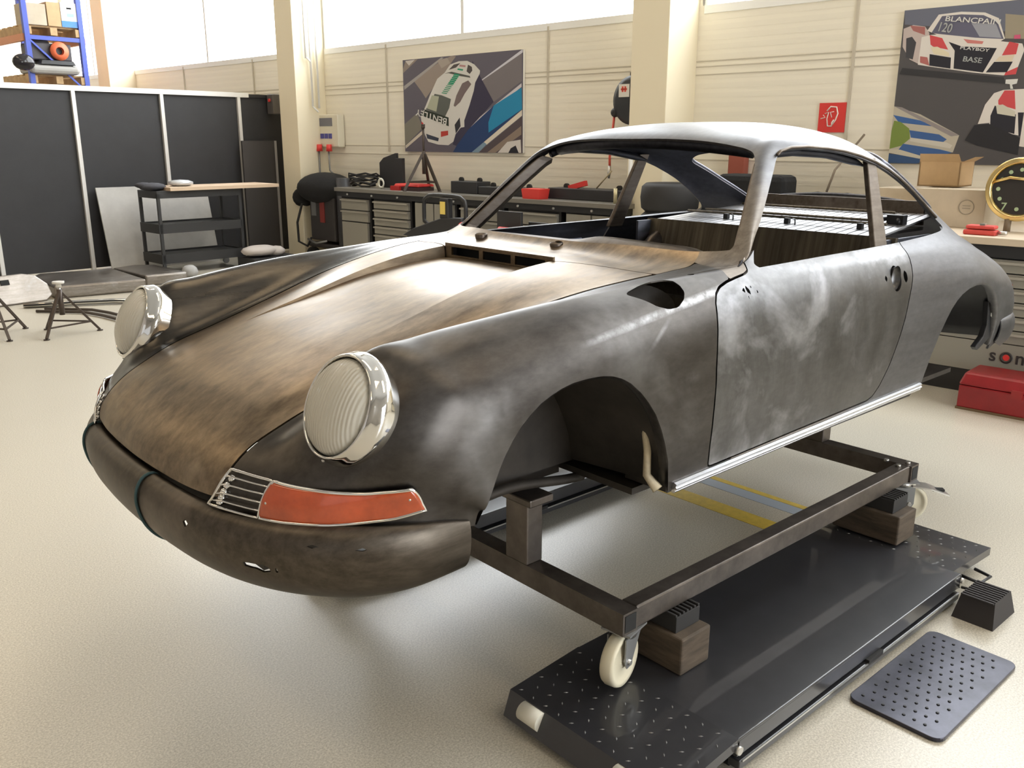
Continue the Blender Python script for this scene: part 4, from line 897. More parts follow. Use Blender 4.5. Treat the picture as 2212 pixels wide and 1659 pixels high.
# this print runs out of the frame on the right; the visible piece is mapped and the rest is plain track
W2v = 2.81-1.88; H2 = 1.135; WF = 1.75; k2 = W2v/WF
def P2(*p): return [(s*k2, q) for s, q in poly_of(f2, p)]
WCAR, RCAR, DK = (.74, .70, .66), (.62, .09, .10), (.035, .035, .045)
q2 = [([(0, 0), (0, 1), (1, 1), (1, 0)], (.10, .095, .10), 'track_grey'), (P2((250, 100), (1399, 0), (1399, 330), (1110, 300), (250, 230)), (.16, .17, .22), 'sky_grey'), ([(k2, .8), (1, .8), (1, 1), (k2, 1)], (.16, .17, .22), 'sky_grey'), (P2((1130, 140), (1399, 170), (1399, 380), (1150, 370)), (.34, .30, .23), 'sand_bank'),
 (P2((150, 1010), (420, 1090), (820, 1300), (770, 1470), (90, 1450), (130, 1100)), (.50, .46, .38), 'kerb_ground'),
 (P2((130, 1095), (420, 1150), (560, 1210), (200, 1170)), (.06, .14, .36), 'kerb_blue_1'), (P2((150, 1150), (220, 1165), (310, 1230), (320, 1330), (230, 1400), (95, 1430), (110, 1250)), (.20, .27, .07), 'kerb_grass'),
 (P2((310, 1245), (620, 1290), (700, 1340), (660, 1370), (330, 1320)), (.06, .13, .32), 'kerb_blue_2'), (P2((250, 1380), (640, 1440), (760, 1470), (560, 1540), (200, 1440)), (.06, .13, .32), 'kerb_blue_3'), (P2((90, 1480), (560, 1530), (400, 1580), (86, 1570)), (.05, .10, .22), 'kerb_blue_4'),
 (P2((330, 1320), (700, 1370), (760, 1400), (740, 1430), (320, 1355)), (.60, .57, .50), 'kerb_cream_1'), (P2((90, 1430), (220, 1440), (540, 1530), (420, 1530), (90, 1470)), (.58, .54, .44), 'kerb_cream_2'), (P2((150, 1010), (230, 1020), (820, 1300), (740, 1310)), (.30, .27, .27), 'track_edge'),
 # first car
 (P2((240, 270), (330, 235), (440, 250), (480, 310), (480, 620), (380, 600), (300, 560), (230, 440)), (.55, .47, .45), 'car_tail'), (P2((300, 240), (440, 255), (440, 330), (330, 290)), (.40, .16, .15), 'car_tail_red'), (P2((265, 360), (320, 345), (360, 400), (330, 560), (262, 540)), (.07, .07, .08), 'wheel_left'),
 (P2((460, 290), (560, 140), (760, 115), (960, 125), (1080, 180), (1150, 370), (1110, 400), (560, 330)), WCAR, 'car_white_body'), (P2((500, 310), (590, 155), (760, 140), (950, 150), (1070, 210), (1140, 375), (900, 360), (560, 320)), (.14, .14, .20), 'car_screen'), (P2((850, 220), (1060, 230), (1120, 365), (930, 350)), (.34, .35, .40), 'screen_glare'),
 (P2((410, 350), (490, 330), (560, 325), (1150, 400), (1300, 420), (1325, 480), (1290, 640), (1280, 710), (1170, 720), (900, 690), (500, 630), (380, 610), (400, 450)), WCAR, 'car_white_nose'),
 (P2((485, 330), (600, 360), (660, 470), (520, 440), (495, 420)), RCAR, 'car_red_left'), (P2((1190, 400), (1270, 420), (1260, 520), (1140, 530)), RCAR, 'car_red_right'), (P2((1190, 690), (1290, 640), (1280, 710), (1180, 720)), RCAR, 'car_red_low'), (P2((790, 370), (970, 395), (960, 420), (830, 410)), (.60, .22, .20), 'nose_mark'), (P2((400, 530), (470, 540), (490, 620), (400, 590)), (.45, .16, .15), 'car_red_skirt'),
 (P2((660, 395), (780, 440), (1090, 460), (1050, 560), (990, 690), (720, 650), (720, 480)), DK, 'grille_dark_print'), (P2((490, 510), (690, 545), (690, 650), (490, 620)), DK, 'intake_left'), (P2((1080, 590), (1240, 590), (1200, 690), (1015, 690)), DK, 'intake_right'),
 (P2((495, 445), (560, 440), (670, 500), (675, 535), (530, 510)), (.75, .68, .50), 'lamp_left'), (P2((1120, 540), (1250, 520), (1230, 590), (1085, 585)), (.72, .62, .48), 'lamp_right'), (P2((1225, 340), (1275, 335), (1280, 375), (1225, 375)), (.62, .12, .22), 'mirror_pink'),
 (P2((230, 640), (1180, 740), (1200, 800), (200, 700)), (.05, .05, .055), 'car_shadow_print'),
 # second car
 (P2((990, 1190), (1040, 1000), (1110, 890), (1190, 860), (1399, 850), (1399, 1310), (1080, 1240), (1100, 1180)), WCAR, 'second_white'), (P2((1155, 960), (1200, 865), (1290, 865), (1320, 1050), (1160, 1000)), RCAR, 'second_red'), (P2((1100, 1110), (1130, 1010), (1330, 1100), (1340, 1290), (1110, 1230)), DK, 'second_intake'), (P2((1140, 1010), (1200, 1000), (1320, 1070), (1325, 1120), (1160, 1090)), (.62, .60, .50), 'second_lamp'), (P2((1345, 1080), (1399, 1080), (1399, 1310), (1380, 1310)), DK, 'second_grille'), (P2((1200, 760), (1305, 755), (1300, 800), (1260, 810), (1275, 850), (1250, 850), (1240, 805), (1200, 800)), (.70, .70, .68), 'second_mirror'),
 (P2((960, 1200), (1100, 1190), (1399, 1330), (1399, 1500), (1000, 1400), (880, 1350)), (.035, .035, .04), 'second_shadow'), ([(k2, .12), (k2, .44), (.78, .47), (.93, .40), (.95, .10), (.80, .05)], WCAR, 'second_white_rest'), ([(k2+.02, .14), (k2+.03, .36), (.74, .36), (.76, .13)], DK, 'second_grille_rest')]
pt, b = print_board('race_print', 'framed print of two red and white racing cars on a track, above the right workbench', RT(7.365, 2.81-WF, 1.40), WF, H2, q2)
f2s = lambda x, y: (f2(x, y)[0]*k2, f2(x, y)[1])
letters('BLANCPAIN', f2s, (615, 200), (1090, 240), .05, b, WF, H2, 60, lc); letters('PLAYBOY', f2s, (765, 465), (1025, 495), .03, b, WF, H2, 60, lc); letters('BASE', f2s, (795, 580), (965, 600), .05, b, WF, H2, 60, mat('print_letter_dim', (.40, .42, .42), .6)); letters('120', f2s, (545, 290), (660, 310), .09, b, WF, H2, 60, mat('print_letter_dim', (.4, .42, .42), .6))
b.build('printed_picture', None, pt, recalc=False)
# fire hose sign
t = thing('fire_hose_sign', 'small red square sign with a white hose and water symbol on the cream wall', 'sign', RT(7.39, 3.205, 1.64))
b = MB().use(mat('sign_red', (.70, .045, .04), .5)); b.box(-.004, .004, 0, .23, 0, .235); b.use(mat('sign_white', (.85, .82, .78), .6))
lp = [(.135, .20), (.16, .215), (.175, .19), (.165, .13), (.14, .075), (.105, .06)]
fl = lambda L_: [(-.006, .23-(y), z) for y, z in L_]
b.tube(fl([(.07, .17), (.10, .205), (.15, .20), (.165, .15), (.15, .10), (.12, .055)]), .006, 5); b.tube(fl([(.055, .15), (.085, .16), (.075, .11), (.085, .05)]), .005, 5); b.tube(fl([(.085, .05), (.12, .05), (.12, .08), (.135, .10)]), .005, 5); b.tube(fl([(.02, .11), (.06, .12), (.04, .14)]), .004, 5); b.tube(fl([(.115, .12), (.10, .16), (.13, .165)]), .004, 5)
b.build('sign_face', None, t)
# wall hose reel beside the column
t = thing('hose_reel', 'black round air hose reel with a red hose, half hidden behind the cream column', 'hose reel', RT(7.15, 5.13, 1.935))
MB().lathe([(0, -.09), (.18, -.09), (.222, -.07), (.228, -.03), (.228, .05), (.20, .07), (0, .07)], 40, M=Matrix.Rotation(PI/2, 4, 'Y')).build('drum_housing', mat('reel_black', (.025, .027, .032), .4), t)
b = MB().use(mat('reel_label', (.72, .70, .66), .6)); b.box(-.096, -.090, .02, .14, .03, .145); b.use(mat('label_red', (.70, .10, .07), .5)); b.box(-.098, -.095, .055, .075, .075, .125); b.box(-.098, -.095, .085, .105, .075, .125); b.box(-.098, -.095, .045, .115, .09, .108); b.build('label', None, t)
b = MB(); b.box(-.05, .12, -.08, .05, .19, .25); b.box(.05, .12, -.06, .06, -.25, .25); b.build('bracket', BLKF, t)
MB().sphere((-.04, .215, -.105), .045, 12, 8).build('hose_guide', BLKF, t)
MB().tube([(-.04, .225, -.13), (-.05, .235, -.30), (-.06, .25, -.52), (-.05, .255, -.62)], .012, 8).build('hose', mat('hose_red', (.70, .10, .07), .5), t)
MB().tube([(-.05, .255, -.60), (-.05, .26, -.67), (-.05, .262, -.72)], [.014, .018, .010], 10).build('coupling', ZINC, t)

# ---------------------------------------------------------------- black partition on the left
t = thing('partition_wall', 'tall black panel partition in a pale aluminium frame, standing behind the service cart', 'partition', RT(0, 11.40))
PA = [2.35, 3.42, 4.455, 5.545, 6.635, 7.30]
for i in range(5):
    MB().box(PA[i]+.03, PA[i+1]-.0, .0, .02, .02, 2.14).build('panel', BLKP, t)
fr = mat('partition_alloy', (.80, .79, .77), .35, .35)
for i in range(5): MB().box(PA[i]-.022, PA[i]+.022, -.04, .03, 0, 2.14).build('post', fr, t)
MB().box(PA[0], PA[4]+.15, -.045, .03, 2.13, 2.19).build('top_rail', fr, t); MB().box(PA[4]+.15, 7.30, -.03, .03, 2.13, 2.175).build('dark_top_rail', BLKF, t)
b = MB(); b.box(-.02, .10, -.15, 0, -.0, .20); tt = thing('control_box', 'small dark switch box with a red button on the partition end', 'switch box', RT(7.12, 11.30, 1.92))
b = MB(); b.box(-.06, .10, -.1, .05, 0, .26); b.build('housing', mat('box_dark', (.10, .09, .085), .5), tt, bevel=.008); MB().cyl((-.068, -.03, .18), .022, .02, 'x', 16).build('red_button', REDP, tt)
t = thing('leaning_panel', 'dark door-sized board with a pale edge leaning on the right end of the partition', 'board', RT(6.57, 11.28))
b = MB(); b.box(0, .50, -.03, 0, 0, 1.56); b.build('board_face', mat('dark_board', (.06, .055, .055), .5), t); MB().box(.50, .535, -.035, .0, 0, 1.56).build('pale_edge', mat('pale_edge', (.40, .39, .40), .5), t)
t = thing('leaning_panel', 'pale grey board leaning against the black partition behind the service cart', 'board', RT(4.56, 11.22))
b = MB(); b.raw([(0, -.12, 0), (1.45, -.12, 0), (1.45, .10, 1.0), (0, .10, 1.0), (0, -.14, 0), (1.45, -.14, 0), (1.45, .08, 1.0), (0, .08, 1.0)], [(0, 1, 2, 3), (4, 7, 6, 5), (0, 4, 5, 1), (1, 5, 6, 2), (2, 6, 7, 3), (3, 7, 4, 0)]); b.build('board_face', mat('pale_board', (.50, .49, .47), .6, var=.12, vscale=3), t)
# service cart
t = thing('service_cart', 'dark three-tier service cart with a beech worktop in front of the partition', 'cart', RT(4.85, 10.55))
DC = mat('cart_dark', (.035, .035, .036), .5)
MB().box(.15, 1.62, -.30, .28, .985, 1.025).build('worktop', BEECH, t)
for z in (.56, .20):
    b = MB(); b.box(0, 1.08, -.24, .24, z, z+.02); b.box(0, 1.08, -.25, -.235, z-.07, z+.04); b.box(0, 1.08, .235, .25, z-.07, z+.04); b.box(-.01, .01, -.25, .25, z-.07, z+.04); b.box(1.07, 1.09, -.25, .25, z-.07, z+.04); b.build('shelf', DC, t)
b = MB(); b.box(0, 1.1, -.25, .25, .90, .985); b.build('top_tray', DC, t)
for x in (.0, 1.06):
    for y in (-.25, .22): MB().box(x, x+.035, y, y+.03, .08, .95).build('leg', DC, t)
for x in (.02, 1.08):
    for y in (-.23, .23): MB().cyl((x, y, .04), .04, .03, 'y', 16).build('castor', GREYM, t)
t = thing('plastic_bag', 'crumpled silver plastic bag lying on the beech cart top', 'bag', RT(5.26, 10.5, 1.028)); b = MB(); b.sphere((0, 0, .035), .15, 9, 5, (1.1, .9, .28)); b.build('bag', mat('silver_bag', (.55, .57, .60), .3, .3), t)
t = thing('folded_cloth', 'dark folded cloth heap on the left end of the cart', 'cloth', RT(4.90, 10.5, 1.0)); b = MB(); b.sphere((.0, 0, .03), .14, 10, 6, (1.2, 1, .35)); b.sphere((-.1, .02, .05), .09, 8, 5, (1.2, 1, .4)); b.build('cloth', mat('dark_cloth', (.05, .05, .06), .8), t)
t = thing('spray_bottle', 'grey rag bundle on the floor under the cart', 'rag', RT(5.02, 10.0, 0)); t.name = 'rag_bundle'; MB().sphere((0, 0, .06), .10, 8, 6, (1, 1, .8)).build('rag', mat('grey_rag', (.42, .42, .42), .9), t)
t = thing('paper_sack', 'pale crumpled paper sack lying right of the cart foot', 'sack', RT(6.0, 10.05, .14)); b = MB(); b.sphere((0, 0, .08), .20, 10, 6, (1.3, .8, .35)); b.sphere((.22, -.02, .06), .12, 9, 5, (1.1, .9, .55)); b.build('sack', mat('pale_sack', (.55, .50, .47), .8), t); MB().box(-.2, .45, -.2, .2, -.14, -.0).build('carton_base', DC, t)
# pallet rack behind the partition
t = thing('pallet_rack', 'blue pallet rack upright frame with wooden shelves, rising behind the black partition', 'rack', RT(5.25, 15.0))
for x in (.06, .86): MB().box(x-.035, x+.035, -.04, .04, 0, 4.2).build('upright', BLUE, t)
for x in (.06, .86): MB().box(x-.035, x+.035, 2.4, 2.48, 0, 4.2).build('upright', BLUE, t)
for z in (3.06, 2.36, 1.3, 3.92):
    MB().box(.06, .86, -.03, .03, z-.035, z+.025).build('cross_beam', BLUE, t); 
    MB().box(.0, .06, 0, 2.4, z-.06, z+.04).build('shelf_beam', mat('beam_orange', (.62, .24, .10), .5), t); MB().box(.86, .92, 0, 2.4, z-.06, z+.04).build('shelf_beam', mat('beam_orange', (.62, .24, .10), .5), t)
MB().tube([(.08, -.03, 3.02), (.75, -.03, 2.38)], .018, 4, sq=True).build('brace', BLUE, t)
MB().tube([(.80, -.03, 2.30), (.10, -.03, 1.6)], .018, 4, sq=True).build('brace', BLUE, t)
def pallet(M, label, group=None):
    p_ = thing('pallet', label, 'pallet', M, group)
    for k in range(5): MB().box(.0, .84, .1+.24*k, .24+.24*k, .11, .135).build('deck_board', PINE, p_)
    for x in (.0, .37, .74): MB().box(x, x+.10, 0.02, 1.2, .0, .11).build('bearer', PINE, p_)
    return p_
pallet(RT(5.28, 14.95, 3.10), 'pine pallet on the upper rack level carrying the cartons'); pallet(RT(5.28, 14.95, 2.40), 'pine pallet on the lower rack level carrying engine parts')
for (x, wd, h_, m_, nm, lb) in ((.02, .30, .30, CARDL, 'carton', 'pale carton at the left on the upper rack pallet'), (.34, .19, .34, CARD, 'carton', 'narrow brown carton between two pale cartons on the upper rack pallet')):
    t = thing('carton', lb, 'box', RT(5.30+x, 14.98, 3.236)); MB().box(0, wd, 0, .4, 0, h_).build('carton_body', m_, t)
t = thing('carton', 'white carton with a blue band, at the right on the upper rack pallet', 'box', RT(5.84, 14.98, 3.236)); MB().box(0, .28, 0, .4, 0, .35).build('carton_body', WHITE, t); MB().box(-.002, .28, -.003, 0, .0, .09).build('blue_band', mat('band_blue', (.06, .22, .62), .5), t); MB().box(.09, .16, -.003, 0, .26, .285).build('hand_hole', BLACKGAP, t); b = MB(); b.box(.09, .19, -.003, 0, .15, .20); b.build('cyan_mark', mat('cyan_mark', (.3, .62, .70), .5), t)
t = thing('engine_part', 'dark engine block with an orange fan wheel on the lower rack pallet', 'engine', RT(5.32, 14.9, 2.536))
b = MB(); b.box(.02, .62, .1, .5, .20, .45); b.sphere((.2, .3, .40), .18, 12, 8); b.build('engine_block', mat('engine_dark', (.06, .055, .06), .5, .3), t, bevel=.02)
b = MB(); b.lathe([(.05, -.02), (.13, -.03), (.135, .02), (.06, .03)], 24, M=Matrix.Translation((.42, .06, .34)) @ Matrix.Rotation(PI/2, 4, 'X')); b.build('fan_wheel', mat('fan_orange', (.72, .15, .06), .5), t)
b = MB(); b.box(-.05, .68, -.02, .5, .0, .13); b.build('grey_cover', mat('cover_grey', (.34, .33, .31), .5), t, bevel=.05); MB().box(.1, .62, -.02, .5, .135, .20, taper=(.9, .9)).build('black_cover', BLKF, t, bevel=.01)
t = thing('black_cover', 'glossy black shaped panel on the lower rack pallet left of the grey cover', 'car part', RT(5.15, 14.8, 2.536)); b = MB(); b.sphere((0, 0, .14), .16, 14, 8, (1.0, .6, .75)); b.build('cover', mat('gloss_black', (.02, .018, .02), .12), t)

# ---------------------------------------------------------------- tripod stands and sheet parts on the floor, left
def jack_stand(M, label, h=.42, top=WHITE, R=.22, rot=0, group=None, screw=.0, tk=1.0):
    t = thing('axle_stand', label, 'axle stand', M, group); m_ = mat('stand_steel', (.075, .058, .048), .45, .5)
    for k in range(3):
        a = rot+2*PI*k/3; x, y = math.cos(a), math.sin(a)
        g = MB(); g.tube([(x*.015, y*.015, h*.80), (x*R, y*R, .01)], .013*tk, 4, sq=True); g.cyl((x*R, y*R, .004), .024, .008); g.build('leg', m_, t)
        a2 = rot+2*PI*(k+1)/3; q = .80; MB().tube([(x*R*q, y*R*q, h*.20), (math.cos(a2)*R*q, math.sin(a2)*R*q, h*.20)], .009*tk, 4, sq=True).build('brace', m_, t)
    MB().cyl((0, 0, h*.62), .022, h*.5, n=14).build('collar_tube', m_, t)
    MB().cyl((0, 0, h*.80+screw/2), .013, h*.3+screw, n=12).build('inner_column', ZINC if top is WHITE else m_, t)
    b = MB(); b.cyl((0, 0, h+screw), .05 if top is WHITE else .022, .018, n=6 if top is WHITE else 14); b.cyl((0, 0, h-.02+screw), .022, .04, n=12); b.build('saddle', mat('saddle_pale', (.62, .60, .56), .5) if top is WHITE else m_, t)
    return t
jack_stand(RT(2.30, 8.02, 0), 'tripod axle stand on the floor at the far left, nearest the photo edge', rot=.5, R=.30, h=.45)
jack_stand(RT(2.72, 7.72, 0), 'tripod axle stand on the floor between the sheet-metal parts and the right headlamp', rot=-.35, R=.27, h=.43)
SHEET = steel('sheet_part_steel', (.22, .19, .16), (.34, .31, .28), (.46, .45, .44), .3, .5)
t = thing('car_door_panel', 'bare steel door skin with two slots lying on the floor behind the left axle stand', 'car part', RT(2.66, 9.42, 0, .1))
b = MB(); b.prism([(-.5, .0), (.55, .0), (.62, .05), (.60, .17), (.50, .27), (.38, .30), (-.5, .30)], -.02, .02, 'xz', M=Matrix.Rotation(-.35, 4, 'X')); b.build('panel_skin', SHEET, t, bevel=.012)
for x in (.0, .16): MB().box(x, x+.08, -.03, -.02, .20, .25, M=Matrix.Rotation(-.35, 4, 'X')).build('slot', BLACKGAP, t)
t = thing('deck_lid', 'rusty flat sheet-steel lid resting on the floor behind the axle stands', 'car part', RT(3.82, 10.0, 0, -.12))
b = MB(); b.prism([(-.45, -.55), (.44, -.62), (.42, .45), (-.35, .55), (-.46, .35)], .0, .13, 'xy'); b.build('lid_sheet', SHEET, t, bevel=.02)
t = thing('front_lid', 'light steel lid leaning flat on the floor in front of the cart', 'car part', RT(4.57, 10.05, 0, 0))
b = MB(); b.prism([(-.25, -.40), (.22, -.45), (.24, .40), (.05, .55), (-.25, .45)], .0, .12, 'xy'); b.build('lid_sheet', SHEET, t, bevel=.02)
t = thing('chrome_strip', 'chrome bumper trim strip with a rubber line lying beside the right headlamp', 'trim strip', RT(3.25, 8.95, 0))
b = MB(); b.tube([(-.35, .25, .02), (0, .05, .03), (.35, -.15, .03), (.7, -.45, .02)], .025, 8); b.build('strip', CHROME, t); b = MB(); b.tube([(-.36, .21, .03), (0, .01, .04), (.35, -.19, .04), (.7, -.49, .03)], .008, 6); b.build('rubber_line', RUB, t)
for k, (a, b_) in enumerate(((3.18, 8.45), (3.28, 8.52))):
    t = thing('rubber_strip', 'dark bent trim strip on the floor, %s of a pair left of the right headlamp' % ('nearer' if k == 0 else 'farther'), 'trim strip', RT(a, b_, 0)); MB().tube([(-.28, .42, .015), (0, .02, .02), (.05, -.25, .02), (.08, -.7, .02)], .014, 6).build('strip', mat('strip_dark', (.07, .055, .045), .5), t)

# ---------------------------------------------------------------- left workbench (drawer cabinets under one long worktop)
t = thing('worktop', 'long steel-grey worktop on black rails running along the back wall', 'worktop', RT(6.72, 4.95, 0))
MB().box(0, .66, 0, 4.45, .955, 1.0).build('top_slab', WORK, t, bevel=.004); MB().box(.02, .64, .02, 4.43, .895, .955).build('rail', BLKF, t)
for k in range(9): MB().cyl((.012, .35+.48*k, .925), .012, .02, 'x', 10).build('bolt', ZINC, t)
def cabinet(b0, b1, kind, label):
    c = thing('drawer_cabinet', label, 'cabinet', RT(6.75, b0, 0)); w_ = b1-b0
    MB().box(.03, .60, 0, w_, .06, .893).build('carcass', BLKF, c)
    MB().box(.05, .6, .02, w_-.02, 0, .06).build('plinth', BLKF, c)
    if kind[1:].isdigit():
        n = int(kind[1:]); hh = .80/n
        for k in range(n):
            z = .08+hh*k; d = bpy.data.objects.new('drawer', None); C.objects.link(d); d.parent = c
            MB().box(.0, .03, .03, w_-.03, z, z+hh-.012).build('drawer_front', GREYD, d); MB().box(-.022, .004, .03, w_-.03, z+hh-.034, z+hh-.018).build('grip_lip', mat('grip_grey', (.34, .32, .28), .4), d)
    else:
        if kind == 'mix':
            for k in range(2):
                z = .60+.14*k; d = bpy.data.objects.new('drawer', None); C.objects.link(d); d.parent = c
                MB().box(.0, .03, .03, w_-.03, z, z+.128).build('drawer_front', GREYD, d); MB().box(-.022, .004, .03, w_-.03, z+.106, z+.120).build('grip_lip', mat('grip_grey', (.34, .32, .28), .4), d)
            MB().box(.0, .03, .05, w_-.03, .08, .585).build('door', GREYD, c)
        else:
            for (y0, y1) in ((.03, w_/2-.01), (w_/2+.01, w_-.03)):
                d = MB().box(.0, .03, y0, y1, .08, .88).build('door', GREYD, c); h_ = MB().box(-.02, 0, (y1-.05 if y0 < .1 else y0+.03), (y1-.03 if y0 < .1 else y0+.05), .45, .60).build('handle', BLKF, d)
cabinet(8.74, 9.33, 'mix', 'grey drawer and door cabinet at the left end of the long workbench')
cabinet(7.98, 8.68, 'd8', 'grey cabinet of eight narrow drawers, second from the left of the long workbench')
cabinet(7.22, 7.92, 'door', 'grey two-door cabinet left of the black trolley handle')
cabinet(6.50, 7.16, 'd6', 'grey cabinet of six drawers behind the black trolley handle')
cabinet(5.72, 6.44, 'd6', 'grey cabinet of six drawers seen through the windscreen opening')
cabinet(4.98, 5.66, 'door', 'grey two-door cabinet at the right end of the long workbench')
# on the bench
t = jack_stand(RT(6.98, 7.98, 1.0, .3), 'brown tripod axle stand with a raised screw standing on the long workbench', h=.52, top=FRAME, R=.24, rot=.3, screw=.22, tk=1.5)
BL = mat('case_black', (.03, .03, .034), .5)
t = thing('radiator_plate', 'black rectangular plate standing upright on the workbench against the wall', 'car part', RT(7.15, 8.58, 1.0)); MB().prism([(0, 0), (.44, 0), (.44, .30), (.36, .36), (.12, .42), (.12, .36), (0, .36)][::1], 0, .05, 'yz', M=Matrix.Rotation(.0, 4, 'Z')).build('plate', BL, t, bevel=.006)
t = thing('cable_heap', 'tangle of black cable left on the workbench beside the upright plate', 'cable', RT(7.0, 9.15, 1.0)); b = MB()
for k in range(5): b.tube([(.10*math.cos(q*.7+k), .20*math.sin(q*.7+k*.7), .03+.03*k+.02*math.sin(q*2+k)) for q in range(10)], .012, 6)
b.build('cable', RUB, t)
t = thing('white_cable_reel', 'small white ring of cable on the front of the workbench', 'cable', RT(6.85, 8.62, 1.0)); MB().lathe([(.05, -.012), (.065, 0), (.05, .012), (.035, 0)], 20, M=Matrix.Translation((0, 0, .07)) @ Matrix.Rotation(PI/2, 4, 'Y'), closed=True).build('ring', mat('ring_white', (.70, .70, .62), .5), t)
t = thing('tool_case', 'open red tool case lying under the axle stand on the workbench', 'tool case', RT(6.85, 7.95, 1.0)); b = MB(); b.box(0, .25, .0, .50, 0, .04); b.build('case_tray', mat('case_dark', (.06, .03, .03), .5), t); MB().box(.02, .28, .02, .46, .045, .075, taper=(.9, .95)).build('case_lid', REDP, t, bevel=.01); MB().box(-.03, .08, .30, .46, .0, .05).build('red_block', RED, t)
for k, (b0, w_, h_, d_, lb) in enumerate(((7.08, .42, .13, .22, 'black flat case on the workbench right of the axle stand'), (6.30, .76, .085, .25, 'long low black tray of tools on the middle of the workbench'), (5.10, .95, .11, .26, 'long black open toolbox at the right end of the workbench'))):
    t = thing('black_case', lb, 'tool case', RT(6.95, b0, 1.0)); b = MB(); b.box(0, d_, 0, w_, 0, h_); b.build('case_body', BL, t, bevel=.008); [MB().cyl((d_/2, w_*q_, h_+.012), .03, .03, 'x', 12).build('latch', RUB, t) for q_ in (.15, .85)]
t = thing('red_bin', 'small red open parts bin on the front edge of the workbench', 'bin', RT(6.76, 6.00, 1.0)); b = MB(); b.box(0, .14, 0, .22, 0, .10, taper=(1.15, 1.12)); b.build('bin', mat('bin_red', (.78, .06, .05), .45), t)
t = thing('red_grip_tool', 'red-handled tool leaning in the black toolbox on the workbench', 'tool', RT(7.0, 5.60, 1.14)); MB().box(0, .04, 0, .22, .0, .05, M=Matrix.Rotation(-.25, 4, 'X')).build('handle', REDP, t)
t = thing('steel_rod', 'thin brass rod sticking up out of the black toolbox', 'rod', RT(7.05, 5.48, 1.118)); MB().tube([(0, .02, 0), (0, -.16, .17)], .007, 6).build('rod', mat('rod_brass', (.40, .33, .20), .5), t)
t = thing('socket_tube', 'short brass-coloured tube standing at the right end of the workbench', 'tube', RT(6.80, 5.08, 1.0)); MB().cyl((0, 0, .07), .018, .14, n=12).build('tube', mat('tube_brass', (.62, .56, .36), .35, .6), t)
t = thing('white_pipe', 'slim white pipe standing on the workbench against the column', 'pipe', RT(6.9, 4.99, 1.0)); MB().cyl((0, 0, .32), .022, .64, n=12).build('pipe', WHITE, t)
# cloth-draped welder left of the bench
t = thing('welding_machine', 'dark welding machine with hoses, draped with a black cloth, beside the cream column', 'machine', RT(6.9, 9.62, 0))
b = MB(); b.box(0, .35, .05, .60, .28, .95); b.box(.0, .4, -.05, .68, .18, .24); b.build('machine_body', mat('machine_dark', (.05, .045, .045), .5, .2), t, bevel=.02)
b = MB(); b.sphere((.15, .42, .95), .32, 22, 12, (.95, 1.6, .66)); b.sphere((.1, .88, .82), .15, 14, 8, (1, 1, .9)); b.build('cloth_cover', DKCLOTH, t)
for y in (.05, .6):
    for x in (.02, .34): MB().cyl((x, y, .09), .09, .05, 'y', 18).build('wheel', RUB, t)
MB().tube([(-.05, .7, .75), (-.1, .76, .5), (-.12, .72, .25), (-.1, .55, .2), (-.1, .45, .32)], .016, 6).build('hose', RUB, t); MB().tube([(-.1, .1, .30), (-.13, .3, .26), (-.12, .5, .30)], .014, 6).build('cable', GREYM, t)
MB().box(-.01, 0, .26, .36, .52, .82).build('red_panel', mat('dim_red', (.22, .035, .03), .5), t); MB().box(-.01, 0, .45, .55, .6, .85).build('grey_panel', GREYM, t)
MB().cyl((.1, -.05, .55), .10, 1.1, n=20).build('gas_bottle', mat('bottle_dark', (.035, .035, .04), .4), t)
# pallet truck with a loop handle
t = thing('pallet_truck', 'black pallet truck with a loop handle and a yellow label, in front of the drawers', 'pallet truck', RT(5.9, 6.42, 0))
b = MB(); pts = []
for k in range(28):
    a = 2*PI*k/28; x, z = math.cos(a), math.sin(a); r_ = (abs(x)**5+abs(z)**5)**(-1/5); pts.append((0, .04+x*r_*.30*(1 if z > -.5 else .75), .88+z*r_*.175))
b.tube(pts, .020, 8, closed=True); b.build('loop_handle', BLKF, t); MB().box(-.04, .03, -.05, .07, .35, 1.03).build('mast', BLKF, t, bevel=.01); MB().box(-.046, -.04, -.015, .055, .88, 1.0).build('yellow_label', mat('label_yellow', (.80, .62, .15), .5), t)
b = MB(); b.box(-.1, .75, .28, .45, .06, .14); b.box(-.1, .75, -.35, -.18, .06, .14); b.build('forks', BLKF, t); b = MB(); b.prism([(.62, .64), (.45, .72), (.05, .84), (-.25, .86), (-.3, .66), (.2, .62)], -.06, .06, 'yz'); b.build('pump_body', BLKF, t, bevel=.01)
b = MB(); b.box(-.05, .05, -.30, .55, .14, .66); b.build('frame', BLKF, t); MB().sphere((-.08, -.30, .78), .05, 12, 8).build('red_knob', REDP, t)
for y in (-.1, .15): MB().cyl((-.05, y, .09), .09, .05, 'y', 18).build('wheel', RUB, t)
t = thing('bracket_stand', 'black angled bracket with a red grip on a post, seen through the windscreen opening', 'stand', RT(5.9, 5.45, 0)); b = MB(); b.box(0, .03, .0, .30, .72, .95); b.box(.1, .13, -.22, .0, .72, .86); b.box(.0, .12, -.2, .3, .68, .72); b.build('bracket', BLKF, t, bevel=.004); MB().cyl((-.06, .12, .78), .035, .18, 'y', 14).build('red_grip', REDP, t); MB().tube([(-.06, .02, .80), (-.06, -.12, .76)], .01, 6).build('lever', ZINC, t); MB().box(.02, .08, .02, .08, 0, .70).build('post', BLKF, t); MB().box(-.15, .25, -.15, .25, 0, .02).build('foot', BLKF, t)

